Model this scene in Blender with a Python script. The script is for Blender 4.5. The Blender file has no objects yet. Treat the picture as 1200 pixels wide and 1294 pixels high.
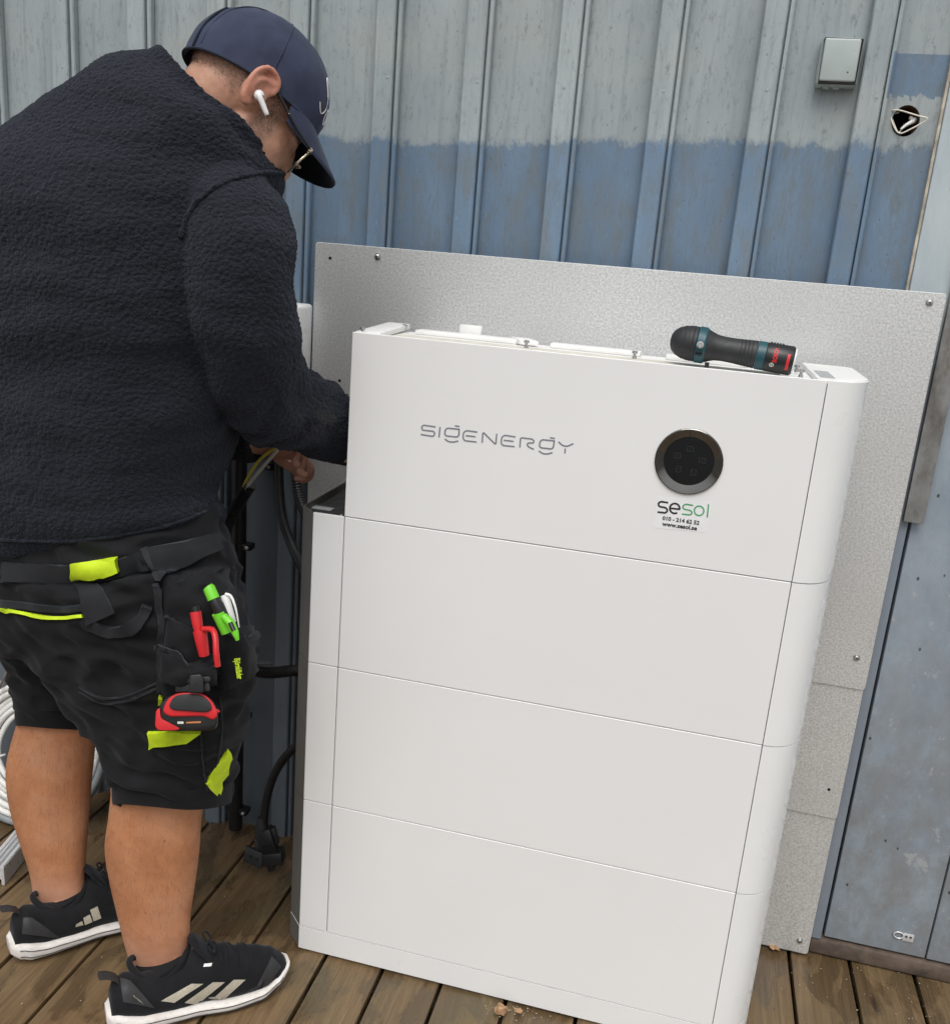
import bpy, bmesh, math, random
from mathutils import Vector, Matrix, noise
from mathutils.bvhtree import BVHTree
random.seed(7)
S = bpy.context.scene
COL = S.collection
# ------------------------------------------------------------------ camera
# camera solved from the cabinet's known module sizes (0.27 m / 0.30 m)
CX = Vector((0.9680602571, 0.1373060663, -0.2096512884))   # world x in camera (right, down, forward)
CY = Vector((0.2380370702, -0.2420363680, 0.9406150912))
CZ = Vector((0.0784089217, -0.9604768655, -0.2669897224))
C = Vector((0.5274967, -1.39087586, 1.29583))
F = 1184.638
right = Vector((CX[0], CY[0], CZ[0])); down = Vector((CX[1], CY[1], CZ[1])); fwd = Vector((CX[2], CY[2], CZ[2]))
cam = bpy.data.cameras.new('camera'); camo = bpy.data.objects.new('camera', cam); COL.objects.link(camo)
m = Matrix.Identity(4)
for i in range(3):
    m[i][0] = right[i]; m[i][1] = -down[i]; m[i][2] = -fwd[i]; m[i][3] = C[i]
camo.matrix_world = m
cam.sensor_fit = 'HORIZONTAL'; cam.sensor_width = 36; cam.lens = 36 * F / 1200; cam.clip_start = .02; cam.clip_end = 500
S.camera = camo
# ------------------------------------------------------------------ sky and sun (overcast)
SUN_EL, SUN_AZ = math.radians(60), math.radians(176)      # azimuth clockwise from +y
w = bpy.data.worlds.new('World'); S.world = w; w.use_nodes = True
nt = w.node_tree; nt.nodes.clear()
out = nt.nodes.new('ShaderNodeOutputWorld'); bg = nt.nodes.new('ShaderNodeBackground'); sky = nt.nodes.new('ShaderNodeTexSky')
hs = nt.nodes.new('ShaderNodeHueSaturation')
sky.sky_type = 'NISHITA'; sky.sun_disc = False; sky.sun_elevation = SUN_EL; sky.sun_rotation = SUN_AZ
sky.air_density = 1.0; sky.dust_density = 4.0; sky.ozone_density = 1.0
hs.inputs['Saturation'].default_value = .22
nt.links.new(sky.outputs[0], hs.inputs['Color']); nt.links.new(hs.outputs[0], bg.inputs['Color'])
bg.inputs['Strength'].default_value = .15
nt.links.new(bg.outputs[0], out.inputs[0])
sl = bpy.data.lights.new('sun', 'SUN'); sl.energy = 1.5; sl.angle = math.radians(45); sl.color = (1, .965, .92)
so = bpy.data.objects.new('sun', sl); COL.objects.link(so)
sd = Vector((math.sin(SUN_AZ) * math.cos(SUN_EL), math.cos(SUN_AZ) * math.cos(SUN_EL), math.sin(SUN_EL)))
so.rotation_euler = sd.to_track_quat('Z', 'Y').to_euler(); so.location = (0, -3, 5)
S.view_settings.view_transform = 'Standard'; S.view_settings.look = 'None'; S.view_settings.gamma = 1
S.view_settings.exposure = 0.0

# ------------------------------------------------------------------ helpers
def ray(px, py):
    u = (px - 600) / F; v = (py - 647) / F
    return right * u + down * v + fwd
def PY(px, py, y):
    d = ray(px, py); return C + d * ((y - C.y) / d.y)
def PZ(px, py, z=0):
    d = ray(px, py); return C + d * ((z - C.z) / d.z)
def PX(px, py, x):
    d = ray(px, py); return C + d * ((x - C.x) / d.x)

def mesh_obj(name, verts, faces, mat, parent=None, smooth=False, bevel=0, segs=2, sharp=35):
    me = bpy.data.meshes.new(name); me.from_pydata([tuple(v) for v in verts], [], faces)
    bm = bmesh.new(); bm.from_mesh(me)
    bmesh.ops.recalc_face_normals(bm, faces=bm.faces)
    if bevel:
        es = [e for e in bm.edges if len(e.link_faces) == 2 and e.calc_face_angle() > math.radians(30)]
        bmesh.ops.bevel(bm, geom=es, offset=bevel, segments=segs, affect='EDGES', profile=.5, clamp_overlap=True)
    bm.to_mesh(me); bm.free()
    return link(name, me, mat, parent, smooth or bool(bevel), sharp)

def link(name, me, mat, parent=None, smooth=False, sharp=None):
    if mat is not None:
        me.materials.clear(); me.materials.append(mat)
    if smooth:
        me.polygons.foreach_set('use_smooth', [True] * len(me.polygons))
        if sharp:
            try: me.set_sharp_from_angle(angle=math.radians(sharp))
            except Exception: pass
    o = bpy.data.objects.new(name, me); COL.objects.link(o)
    if parent is not None: attach(o, parent)
    return o
def attach(o, parent):
    # all meshes are built in world coordinates; only top-level Empties carry a location
    o.parent = parent
    o.matrix_parent_inverse = Matrix.Translation(-Vector(parent.location)) if parent.parent is None else Matrix.Identity(4)
def tag(o, label, cat, group=None, kind=None):
    if label: o['label'] = label
    if cat: o['category'] = cat
    if group: o['group'] = group
    if kind: o['kind'] = kind
    return o
def thing(name, label, cat, loc=(0, 0, 0), group=None, kind=None):
    o = bpy.data.objects.new(name, None); COL.objects.link(o); o.location = loc; o.empty_display_size = .05
    return tag(o, label, cat, group, kind)

def box_vf(x0, x1, y0, y1, z0, z1):
    v = [(x, y, z) for x in (x0, x1) for y in (y0, y1) for z in (z0, z1)]
    f = [(0, 1, 3, 2), (4, 6, 7, 5), (0, 4, 5, 1), (2, 3, 7, 6), (0, 2, 6, 4), (1, 5, 7, 3)]
    return v, f
def box(name, x0, x1, y0, y1, z0, z1, mat, parent=None, bevel=0, segs=2):
    v, f = box_vf(x0, x1, y0, y1, z0, z1)
    return mesh_obj(name, v, f, mat, parent, bevel=bevel, segs=segs)
def obox(name, c, ax, ay, az, mat, parent=None, bevel=0, segs=2):
    c, ax, ay, az = Vector(c), Vector(ax), Vector(ay), Vector(az)
    v, f = box_vf(-1, 1, -1, 1, -1, 1)
    return mesh_obj(name, [c + ax * a + ay * b + az * d for a, b, d in v], f, mat, parent, bevel=bevel, segs=segs)
def merge(*vfs):
    V, Fc = [], []
    for v, f in vfs:
        o = len(V); V += [Vector(p) for p in v]; Fc += [tuple(i + o for i in q) for q in f]
    return V, Fc
def loft_vf(rings, cap=True, closed=False):
    n = len(rings[0]); V = [p for r in rings for p in r]; Fc = []
    R = len(rings)
    for i in range(R if closed else R - 1):
        j = (i + 1) % R
        for k in range(n):
            l = (k + 1) % n
            Fc.append((i * n + k, i * n + l, j * n + l, j * n + k))
    if cap and not closed:
        Fc.append(tuple(range(n))[::-1]); Fc.append(tuple((R - 1) * n + k for k in range(n)))
    return V, Fc
def frames(pts):
    T = []
    for i in range(len(pts)):
        a = pts[max(i - 1, 0)]; b = pts[min(i + 1, len(pts) - 1)]
        T.append((b - a).normalized())
    up = Vector((0, 0, 1)) if abs(T[0].z) < .9 else Vector((0, 1, 0))
    N = [(up - T[0] * up.dot(T[0])).normalized()]
    for i in range(1, len(pts)):
        nn = N[-1] - T[i] * N[-1].dot(T[i]); N.append(nn.normalized())
    return T, N
def smooth_path(pts, n=8, radii=None):
    P = [Vector(p) for p in pts]; outp = []; outr = []
    for i in range(len(P) - 1):
        p0 = P[max(i - 1, 0)]; p1 = P[i]; p2 = P[i + 1]; p3 = P[min(i + 2, len(P) - 1)]
        for k in range(n):
            t = k / n
            outp.append(.5 * ((2 * p1) + (p2 - p0) * t + (2 * p0 - 5 * p1 + 4 * p2 - p3) * t * t + (3 * p1 - p0 - 3 * p2 + p3) * t ** 3))
            if radii: outr.append(radii[i] * (1 - t) + radii[i + 1] * t)
    outp.append(P[-1])
    if radii: outr.append(radii[-1]); return outp, outr
    return outp
def tube_vf(pts, r, n=12, sx=1, sy=1, cap=True, closed=False):
    pts = [Vector(p) for p in pts]
    T, N = frames(pts); rings = []
    for i, p in enumerate(pts):
        rr = r[i] if isinstance(r, (list, tuple)) else r
        B = T[i].cross(N[i])
        rings.append([p + (N[i] * math.cos(a) * sx + B * math.sin(a) * sy) * rr for a in [2 * math.pi * k / n for k in range(n)]])
    return loft_vf(rings, cap, closed)
def tube(name, pts, r, mat, parent=None, n=12, closed=False):
    v, f = tube_vf(pts, r, n, closed=closed, cap=not closed); return mesh_obj(name, v, f, mat, parent, smooth=True, sharp=50)
def lathe_vf(o, axis, prof, n=24, ref=None):
    """prof: list of (t along axis, radius)"""
    axis = Vector(axis).normalized(); ref = Vector(ref) if ref else (Vector((0, 0, 1)) if abs(axis.z) < .9 else Vector((1, 0, 0)))
    a = (ref - axis * ref.dot(axis)).normalized(); b = axis.cross(a); o = Vector(o)
    return loft_vf([[o + axis * t + (a * math.cos(q) + b * math.sin(q)) * max(r, 1e-5) for q in [2 * math.pi * k / n for k in range(n)]] for t, r in prof])
def lathe(name, o, axis, prof, mat, parent=None, n=24, sharp=35):
    v, f = lathe_vf(o, axis, prof, n); return mesh_obj(name, v, f, mat, parent, smooth=True, sharp=sharp)
def ellipsoid_vf(c, rx, ry, rz, axes=None, n=20, m=14):
    c = Vector(c); X, Y, Z = axes or (Vector((1, 0, 0)), Vector((0, 1, 0)), Vector((0, 0, 1)))
    rings = []
    for i in range(m + 1):
        t = math.pi * (i + .02) / (m + .04)
        rings.append([c + X * rx * math.sin(t) * math.cos(a) + Y * ry * math.sin(t) * math.sin(a) + Z * rz * math.cos(t) for a in [2 * math.pi * k / n for k in range(n)]])
    return loft_vf(rings)
def remesh(name, parts, voxel, smooth=4, disp=None):
    V, Fc = merge(*parts)
    me = bpy.data.meshes.new(name); me.from_pydata([tuple(v) for v in V], [], Fc)
    bm = bmesh.new(); bm.from_mesh(me); bmesh.ops.recalc_face_normals(bm, faces=bm.faces); bm.to_mesh(me); bm.free()
    o = bpy.data.objects.new(name, me); COL.objects.link(o)
    r = o.modifiers.new('r', 'REMESH'); r.mode = 'VOXEL'; r.voxel_size = voxel
    if smooth:
        s = o.modifiers.new('s', 'SMOOTH'); s.factor = .5; s.iterations = smooth
    dg = bpy.context.evaluated_depsgraph_get(); dg.update()
    res = bpy.data.meshes.new_from_object(o.evaluated_get(dg))
    bpy.data.objects.remove(o); bpy.data.meshes.remove(me)
    res.name = name
    if disp:
        import array
        cn = [(v.co.copy(), v.normal.copy()) for v in res.vertices]
        fl = array.array('f', [x for c, n in cn for x in (c + n * disp(c, n))])
        res.vertices.foreach_set('co', fl); res.update()
    return res
def bvh_of(me): return BVHTree.FromPolygons([v.co.copy() for v in me.vertices], [tuple(p.vertices) for p in me.polygons])
def hit_px(bvh, px, py):
    d = ray(px, py).normalized()
    loc, nor, i, dist = bvh.ray_cast(C, d)
    if loc is None:
        q = C + d * 1.5
        for _ in range(3):
            loc, nor, i, dist = bvh.find_nearest(q); q = C + d * (loc - C).dot(d)
    if nor.dot(d) > 0: nor = -nor
    return loc, nor
def patch(name, bvh, c4, mat, parent, nu=8, nv=8, off=.002, thick=.002, puff=0, edge=None, wave=0):
    """cloth panel laid on a surface; corners TL, TR, BR, BL seen in the picture"""
    TL, TR, BR, BL = [Vector(p) for p in c4]; top, bot, G_, Nn, ST_ = [], [], [], [], []
    for j in range(nv + 1):
        for i in range(nu + 1):
            s, t = i / nu, j / nv
            q = (TL * (1 - s) + TR * s) * (1 - t) + (BL * (1 - s) + BR * s) * t
            if edge: q = q + Vector(edge(s, t))
            l, nn = hit_px(bvh, q.x, q.y); G_.append(l); Nn.append(nn); ST_.append((s, t))
    av = sum(Nn, Vector()).normalized(); w0 = nu + 1
    for _ in range(3):      # cloth is stiffer than what lies under it
        H_ = []
        for k, p in enumerate(G_):
            j, i = divmod(k, w0); nb_ = [G_[jj * w0 + ii] for jj, ii in ((j - 1, i), (j + 1, i), (j, i - 1), (j, i + 1)) if 0 <= jj <= nv and 0 <= ii <= nu]
            q = p * .4 + sum(nb_, Vector()) * (.6 / len(nb_)); H_.append(p + av * (q - p).dot(av))
        G_ = H_
    for l, nn, (s, t) in zip(G_, Nn, ST_):
        h = off + thick + puff * (math.sin(math.pi * min(max(s, 0), 1)) * (.25 + .75 * math.sin(math.pi * t))) ** .7
        if wave: h += wave * noise.noise(l * 45)
        dr_ = (av * .75 + nn * .25).normalized()
        top.append(l + dr_ * h); bot.append(l - dr_ * .003)
    n = nu + 1; V = top + bot; Fc = []; N = len(top)
    for j in range(nv):
        for i in range(nu):
            a = j * n + i
            Fc.append((a, a + 1, a + n + 1, a + n)); Fc.append((N + a, N + a + n, N + a + n + 1, N + a + 1))
    per = [i for i in range(n)] + [j * n + nu for j in range(1, nv + 1)] + [nv * n + i for i in range(nu - 1, -1, -1)] + [j * n for j in range(nv - 1, 0, -1)]
    for a, b in zip(per, per[1:] + per[:1]): Fc.append((a, b, N + b, N + a))
    return mesh_obj(name, V, Fc, mat, parent, smooth=True, sharp=50)
def strip(name, bvh, pts, wpx, mat, parent, off=.002, thick=.002, n=6):
    P = smooth_path([Vector((a, b, 0)) for a, b in pts], n)
    T, _ = frames(P); V = []; Fc = []
    for p, t in zip(P, T):
        s = Vector((-t.y, t.x, 0)) * wpx / 2
        for q in (p - s, p + s):
            l, nn = hit_px(bvh, q.x, q.y); V.append(l + nn * (off + thick)); V.append(l + nn * (off - .004))
    for i in range(len(P) - 1):
        a = i * 4; b = a + 4
        Fc += [(a, a + 2, b + 2, b), (a + 1, b + 1, b + 3, a + 3), (a, b, b + 1, a + 1), (a + 2, a + 3, b + 3, b + 2)]
    Fc += [(0, 1, 3, 2), (len(V) - 4, len(V) - 2, len(V) - 1, len(V) - 3)]
    return mesh_obj(name, V, Fc, mat, parent, smooth=True, sharp=50)
def text_mesh(body, size, extrude=0, offset=0, shear=0):
    cu = bpy.data.curves.new('t', 'FONT'); cu.body = body; cu.size = size; cu.align_x = 'CENTER'; cu.align_y = 'CENTER'; cu.extrude = extrude; cu.offset = offset; cu.shear = shear
    cu.resolution_u = 3
    o = bpy.data.objects.new('t', cu); COL.objects.link(o)
    dg = bpy.context.evaluated_depsgraph_get(); dg.update()
    me = bpy.data.meshes.new_from_object(o.evaluated_get(dg)); bpy.data.objects.remove(o); bpy.data.curves.remove(cu)
    return me
def text(name, body, size, o, ux, uy, mat, parent, offset=0, fit=None, shear=0):
    me = text_mesh(body, size, 0, offset, shear); ux, uy, o = Vector(ux).normalized(), Vector(uy).normalized(), Vector(o)
    if fit:
        xs = [v.co.x for v in me.vertices]; k = fit / (max(xs) - min(xs))
    else: k = 1
    for v in me.vertices: v.co = o + ux * v.co.x * k + uy * v.co.y * k
    return link(name, me, mat, parent)
def ribbon(name, polys, width, tomap, mat, parent):
    """flat printed strokes; polys in 2D, tomap(x, y) gives the 3D point"""
    V, Fc = [], []
    for pl, closed in polys:
        P = [Vector((a, b, 0)) for a, b in pl]; n = len(P)
        for i, p in enumerate(P):
            a = P[(i - 1) % n] if closed or i else p; b = P[(i + 1) % n] if closed or i < n - 1 else p
            t = (b - a).normalized(); s = Vector((-t.y, t.x, 0)) * width / 2
            V.append(tomap(*(p - s).xy)); V.append(tomap(*(p + s).xy))
        o = len(V) - 2 * n
        for i in range(n if closed else n - 1):
            j = (i + 1) % n
            Fc.append((o + 2 * i, o + 2 * i + 1, o + 2 * j + 1, o + 2 * j))
    me = bpy.data.meshes.new(name); me.from_pydata([tuple(v) for v in V], [], Fc)
    return link(name, me, mat, parent)
def fillet(pl, r, k=5):
    P = [Vector((a, b)) for a, b in pl]; o = [P[0]]
    for i in range(1, len(P) - 1):
        a, b, c = P[i - 1], P[i], P[i + 1]; rr = min(r, (a - b).length * .48, (c - b).length * .48)
        p = b + (a - b).normalized() * rr; q = b + (c - b).normalized() * rr
        for j in range(k + 1):
            t = j / k; o.append(p * (1 - t) ** 2 + b * 2 * t * (1 - t) + q * t * t)
    return [tuple(p) for p in o + [P[-1]]]
def arc(cx, cy, r, a0, a1, n=20, ry=None):
    return [(cx + r * math.cos(math.radians(a0 + (a1 - a0) * i / n)), cy + (ry or r) * math.sin(math.radians(a0 + (a1 - a0) * i / n))) for i in range(n + 1)]

# ------------------------------------------------------------------ materials
class NT:
    def __init__(s, name):
        s.m = bpy.data.materials.new(name); s.m.use_nodes = True; s.t = s.m.node_tree; s.t.nodes.clear()
        s.out = s.t.nodes.new('ShaderNodeOutputMaterial'); s.b = s.t.nodes.new('ShaderNodeBsdfPrincipled')
        s.t.links.new(s.b.outputs[0], s.out.inputs[0])
        s.pos = s.t.nodes.new('ShaderNodeNewGeometry').outputs['Position']
    def L(s, a, b): s.t.links.new(a, b)
    def mapped(s, sc, src=None):
        n = s.t.nodes.new('ShaderNodeMapping'); n.inputs['Scale'].default_value = sc; s.L(src or s.pos, n.inputs[0]); return n.outputs[0]
    def noise(s, scale=1, sc=(1, 1, 1), detail=4, rough=.55, dist=0, src=None):
        n = s.t.nodes.new('ShaderNodeTexNoise'); n.inputs['Scale'].default_value = scale; n.inputs['Detail'].default_value = detail
        n.inputs['Roughness'].default_value = rough; n.inputs['Distortion'].default_value = dist
        s.L(s.mapped(sc, src), n.inputs['Vector']); return n.outputs['Fac']
    def voro(s, scale, sc=(1, 1, 1), src=None, feature='F1', rnd=1):
        n = s.t.nodes.new('ShaderNodeTexVoronoi'); n.feature = feature; n.inputs['Scale'].default_value = scale; n.inputs['Randomness'].default_value = rnd
        s.L(s.mapped(sc, src), n.inputs['Vector']); return n.outputs['Distance']
    def ramp(s, fac, stops):
        n = s.t.nodes.new('ShaderNodeValToRGB'); e = n.color_ramp.elements
        while len(e) < len(stops): e.new(.5)
        for i, (p, c) in enumerate(stops):
            e[i].position = p; e[i].color = (c, c, c, 1) if isinstance(c, (int, float)) else (*c, 1)
        s.L(fac, n.inputs[0]); return n.outputs[0]
    def mix(s, fac, a, b, mode='MIX'):
        n = s.t.nodes.new('ShaderNodeMix'); n.data_type = 'RGBA'; n.blend_type = mode; n.clamp_factor = True
        for v, sock in ((fac, n.inputs[0]), (a, n.inputs[6]), (b, n.inputs[7])):
            if hasattr(v, 'is_linked'): s.L(v, sock)
            elif isinstance(v, (int, float)): sock.default_value = v if sock is n.inputs[0] or sock.type == 'VALUE' else (v, v, v, 1)
            else: sock.default_value = (*v, 1)
        return n.outputs[2]
    def math(s, op, a, b=0):
        n = s.t.nodes.new('ShaderNodeMath'); n.operation = op
        for v, sock in ((a, n.inputs[0]), (b, n.inputs[1])):
            if hasattr(v, 'is_linked'): s.L(v, sock)
            else: sock.default_value = v
        return n.outputs[0]
    def xyz(s):
        n = s.t.nodes.new('ShaderNodeSeparateXYZ'); s.L(s.pos, n.inputs[0]); return n.outputs
    def bump(s, h, strength=.3, dist=.002):
        n = s.t.nodes.new('ShaderNodeBump'); n.inputs['Strength'].default_value = strength; n.inputs['Distance'].default_value = dist
        s.L(h, n.inputs['Height']); s.L(n.outputs[0], s.b.inputs['Normal']); return n
    def set(s, **k):
        for a, v in k.items():
            sock = s.b.inputs[a.replace('_', ' ')]
            if hasattr(v, 'is_linked'): s.L(v, sock)
            else: sock.default_value = (*v, 1) if isinstance(v, tuple) and len(v) == 3 and sock.type == 'RGBA' else v
        return s
def simple(name, col, rough=.5, metal=0, var=.12, scale=30, bump=0, bscale=300, **k):
    t = NT(name); c2 = tuple(x * (1 - var * 2) for x in col); c3 = tuple(min(1, x * (1 + var)) for x in col)
    t.set(Base_Color=t.ramp(t.noise(scale), [(.25, c2), (.6, col), (.85, c3)]), Metallic=metal)
    t.set(Roughness=t.ramp(t.noise(scale * 1.7), [(.3, max(0, rough - .08)), (.7, min(1, rough + .08))]))
    if bump: t.bump(t.noise(bscale, detail=2), bump, .001)
    t.set(**k); return t.m

def mat_paint(name='weathered_wall_paint', k=1.0):
    t = NT(name); X, Y, Z = t.xyz()
    edge = t.noise(1, (38, 38, 26), 7, .75); big = t.noise(1, (5, 5, .6), 3)
    zz = t.math('ADD', t.math('ADD', Z, t.math('MULTIPLY', t.math('SUBTRACT', edge, .5), .075)), t.math('MULTIPLY', t.math('SUBTRACT', big, .5), .03))
    zz = t.math('SUBTRACT', zz, t.math('MULTIPLY', X, .035))
    gm = t.ramp(t.math('MULTIPLY', t.math('SUBTRACT', zz, 1.483 - .5 / 32), 32), [(.3, 0), (.55, .75), (.8, 1)])
    # blue patch high on the last board
    inx = t.math('GREATER_THAN', X, .7555); lo = t.math('GREATER_THAN', zz, 1.557); hi = t.math('LESS_THAN', Z, 1.648)
    pm = t.math('MULTIPLY', t.math('MULTIPLY', inx, lo), hi)
    gm2 = t.math('MULTIPLY', gm, t.math('SUBTRACT', 1, pm))
    streak = t.noise(1, (90, 90, 5), 6, .65); cloud = t.noise(1, (9, 9, 3), 4)
    grey = t.mix(t.ramp(cloud, [(.3, 0), (.7, 1)]), (.235, .278, .298), (.335, .380, .392))
    grey = t.mix(t.ramp(t.noise(1, (3, 3, 7), 3), [(.45, 0), (.75, .6)]), grey, (.345, .365, .335))
    blue = t.mix(t.ramp(cloud, [(.3, 0), (.7, 1)]), (.098, .158, .235), (.150, .225, .315))
    worn = t.mix(t.ramp(t.noise(1, (40, 40, 12), 6, .7), [(.46, 0), (.62, .85)]), blue, (.135, .17, .20))
    col = t.mix(gm2, worn, grey)
    # lower wall: greyer coat, darkened with recess shade painted into its colour
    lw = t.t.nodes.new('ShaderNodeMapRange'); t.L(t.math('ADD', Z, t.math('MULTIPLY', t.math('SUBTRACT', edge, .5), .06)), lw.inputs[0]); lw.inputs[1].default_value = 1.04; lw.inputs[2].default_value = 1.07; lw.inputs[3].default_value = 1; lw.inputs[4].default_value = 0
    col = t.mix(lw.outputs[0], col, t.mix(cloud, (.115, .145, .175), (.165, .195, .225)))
    col = t.mix(t.ramp(streak, [(.30, .35), (.48, 0)]), col, (.13, .145, .15))
    spk = t.voro(1, (60, 60, 33)); col = t.mix(t.ramp(spk, [(.03, .7), (.085, 0)]), col, (.07, .07, .07))
    drt = t.noise(1, (120, 120, 42), 6, .8); col = t.mix(t.ramp(drt, [(.54, 0), (.68, .6)]), col, (.12, .13, .13))
    lt = t.noise(1, (130, 130, 45), 4, .75); col = t.mix(t.ramp(lt, [(.62, 0), (.72, .22)]), col, (.40, .44, .45))
    if k != 1: col = t.mix(1.0, col, (k, k, k), 'MULTIPLY')
    t.set(Base_Color=col, Roughness=t.ramp(streak, [(.3, .5), (.7, .72)]))
    t.bump(t.math('ADD', streak, t.math('MULTIPLY', t.noise(1, (200, 200, 70), 5), .9)), .34, .0022)
    return t.m
def mat_galv(name='galvanised_steel', tint=(.73, .74, .735)):
    t = NT(name); sp = t.noise(270, detail=4, rough=.8); vo = t.noise(700, detail=2)
    c = t.mix(t.ramp(sp, [(.38, 0), (.60, 1)]), tuple(x * .73 for x in tint), tuple(min(1, x * 1.16) for x in tint))
    c = t.mix(t.ramp(t.noise(3, detail=3), [(.4, 0), (.65, .4)]), c, tuple(x * .78 for x in tint)); c = t.mix(t.ramp(t.noise(1, (60, 60, 4), 5, .7), [(.62, 0), (.72, .3)]), c, (.42, .42, .41))
    t.set(Base_Color=c, Metallic=.55, Roughness=t.ramp(sp, [(.3, .34), (.7, .5)])); t.bump(vo, .1, .0006); return t.m
def mat_deck():
    t = NT('wet_deck_wood'); X, Y, Z = t.xyz()
    oi = t.t.nodes.new('ShaderNodeObjectInfo').outputs['Random']
    cmb = t.t.nodes.new('ShaderNodeCombineXYZ'); t.L(t.math('ADD', X, t.math('MULTIPLY', oi, 7)), cmb.inputs[0]); t.L(t.math('ADD', Y, t.math('MULTIPLY', oi, 13)), cmb.inputs[1]); t.L(Z, cmb.inputs[2])
    p = cmb.outputs[0]
    warp = t.noise(1, (7, 1.5, 7), 2, .5, 0, p)
    g = t.noise(1, (75, 3.2, 75), 6, .65, .9, p); fine = t.noise(1, (320, 9, 320), 3, .6, 0, p)
    col = t.ramp(g, [(.22, (.105, .062, .030)), (.48, (.190, .120, .058)), (.78, (.270, .182, .095))])
    col = t.mix(t.ramp(oi, [(0, 0), (1, .35)]), col, (.115, .095, .055))
    col = t.mix(t.ramp(fine, [(.35, .35), (.55, 0)]), col, (.06, .04, .024))
    wet = t.ramp(t.noise(1, (13, 6, 13), 5, .6, .6), [(.50, 0), (.56, 1)])
    col = t.mix(t.math('MULTIPLY', wet, .5), col, (.05, .033, .017))
    kn = t.voro(1, (14, 3.3, 14), p); col = t.mix(t.ramp(kn, [(.05, .9), (.13, 0)]), col, (.03, .019, .011))
    alg = t.ramp(t.noise(1, (5, 5, 5), 4), [(.5, 0), (.7, .4)]); col = t.mix(alg, col, (.10, .095, .05))
    t.set(Base_Color=col, Roughness=t.mix(wet, .52, .24)); t.b.inputs['Specular IOR Level'].default_value = .45
    t.bump(t.math('ADD', g, t.math('MULTIPLY', fine, .7)), .5, .0022); return t.m
def mat_door():
    t = NT('scuffed_door_paint'); a = t.noise(1, (6, 6, 4), 6, .7, .15); b = t.noise(1, (18, 18, 10), 7, .75, .2); X, Y, Z = t.xyz()
    col = t.ramp(a, [(.3, (.20, .245, .30)), (.55, (.29, .345, .40)), (.75, (.36, .41, .46))])
    lowm = t.ramp(t.math('ADD', Z, t.math('MULTIPLY', t.math('SUBTRACT', b, .5), .9)), [(.45, 1), (.95, 0)])
    col = t.mix(t.math('MULTIPLY', lowm, t.ramp(b, [(.40, 0), (.62, .75)])), col, (.225, .228, .225))
    col = t.mix(t.ramp(t.noise(1, (30, 30, 22), 6, .75), [(.60, 0), (.66, .7)]), col, (.42, .44, .45))
    col = t.mix(t.ramp(t.voro(1, (26, 26, 17)), [(.04, .9), (.075, 0)]), col, (.03, .03, .032))
    col = t.mix(t.ramp(t.noise(1, (14, 14, 40), 4, .8), [(.68, 0), (.74, .7)]), col, (.2, .14, .09))
    t.set(Base_Color=col, Roughness=.6); t.bump(t.noise(1, (90, 90, 40), 5), .35, .002); return t.m
def mat_trim():
    t = NT('pale_trim_paint'); a = t.noise(1, (20, 20, 7), 5)
    col = t.ramp(a, [(.3, (.36, .43, .47)), (.7, (.47, .53, .55))])
    col = t.mix(t.ramp(t.noise(1, (70, 70, 30), 5, .8), [(.66, 0), (.71, .8)]), col, (.2, .21, .21))
    lw = t.t.nodes.new('ShaderNodeMapRange'); t.L(t.xyz()[2], lw.inputs[0]); lw.inputs[1].default_value = 1.15; lw.inputs[2].default_value = 1.22; lw.inputs[3].default_value = 1; lw.inputs[4].default_value = 0
    col = t.mix(lw.outputs[0], col, t.mix(a, (.19, .225, .27), (.27, .31, .36)))   # older, darker coat below
    t.set(Base_Color=col, Roughness=.6); t.bump(t.noise(1, (160, 160, 30), 5), .45, .002); return t.m
def mat_strip():
    t = NT('stained_metal_strip'); a = t.noise(1, (16, 16, 9), 5, .7)
    col = t.ramp(a, [(.3, (.13, .125, .115)), (.5, (.25, .255, .25)), (.75, (.33, .35, .355))])
    col = t.mix(t.ramp(t.noise(1, (25, 25, 14), 4, .7), [(.56, 0), (.68, .8)]), col, (.16, .10, .055))
    t.set(Base_Color=col, Roughness=.6, Metallic=.1); t.bump(t.noise(120), .3, .001); return t.m
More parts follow.
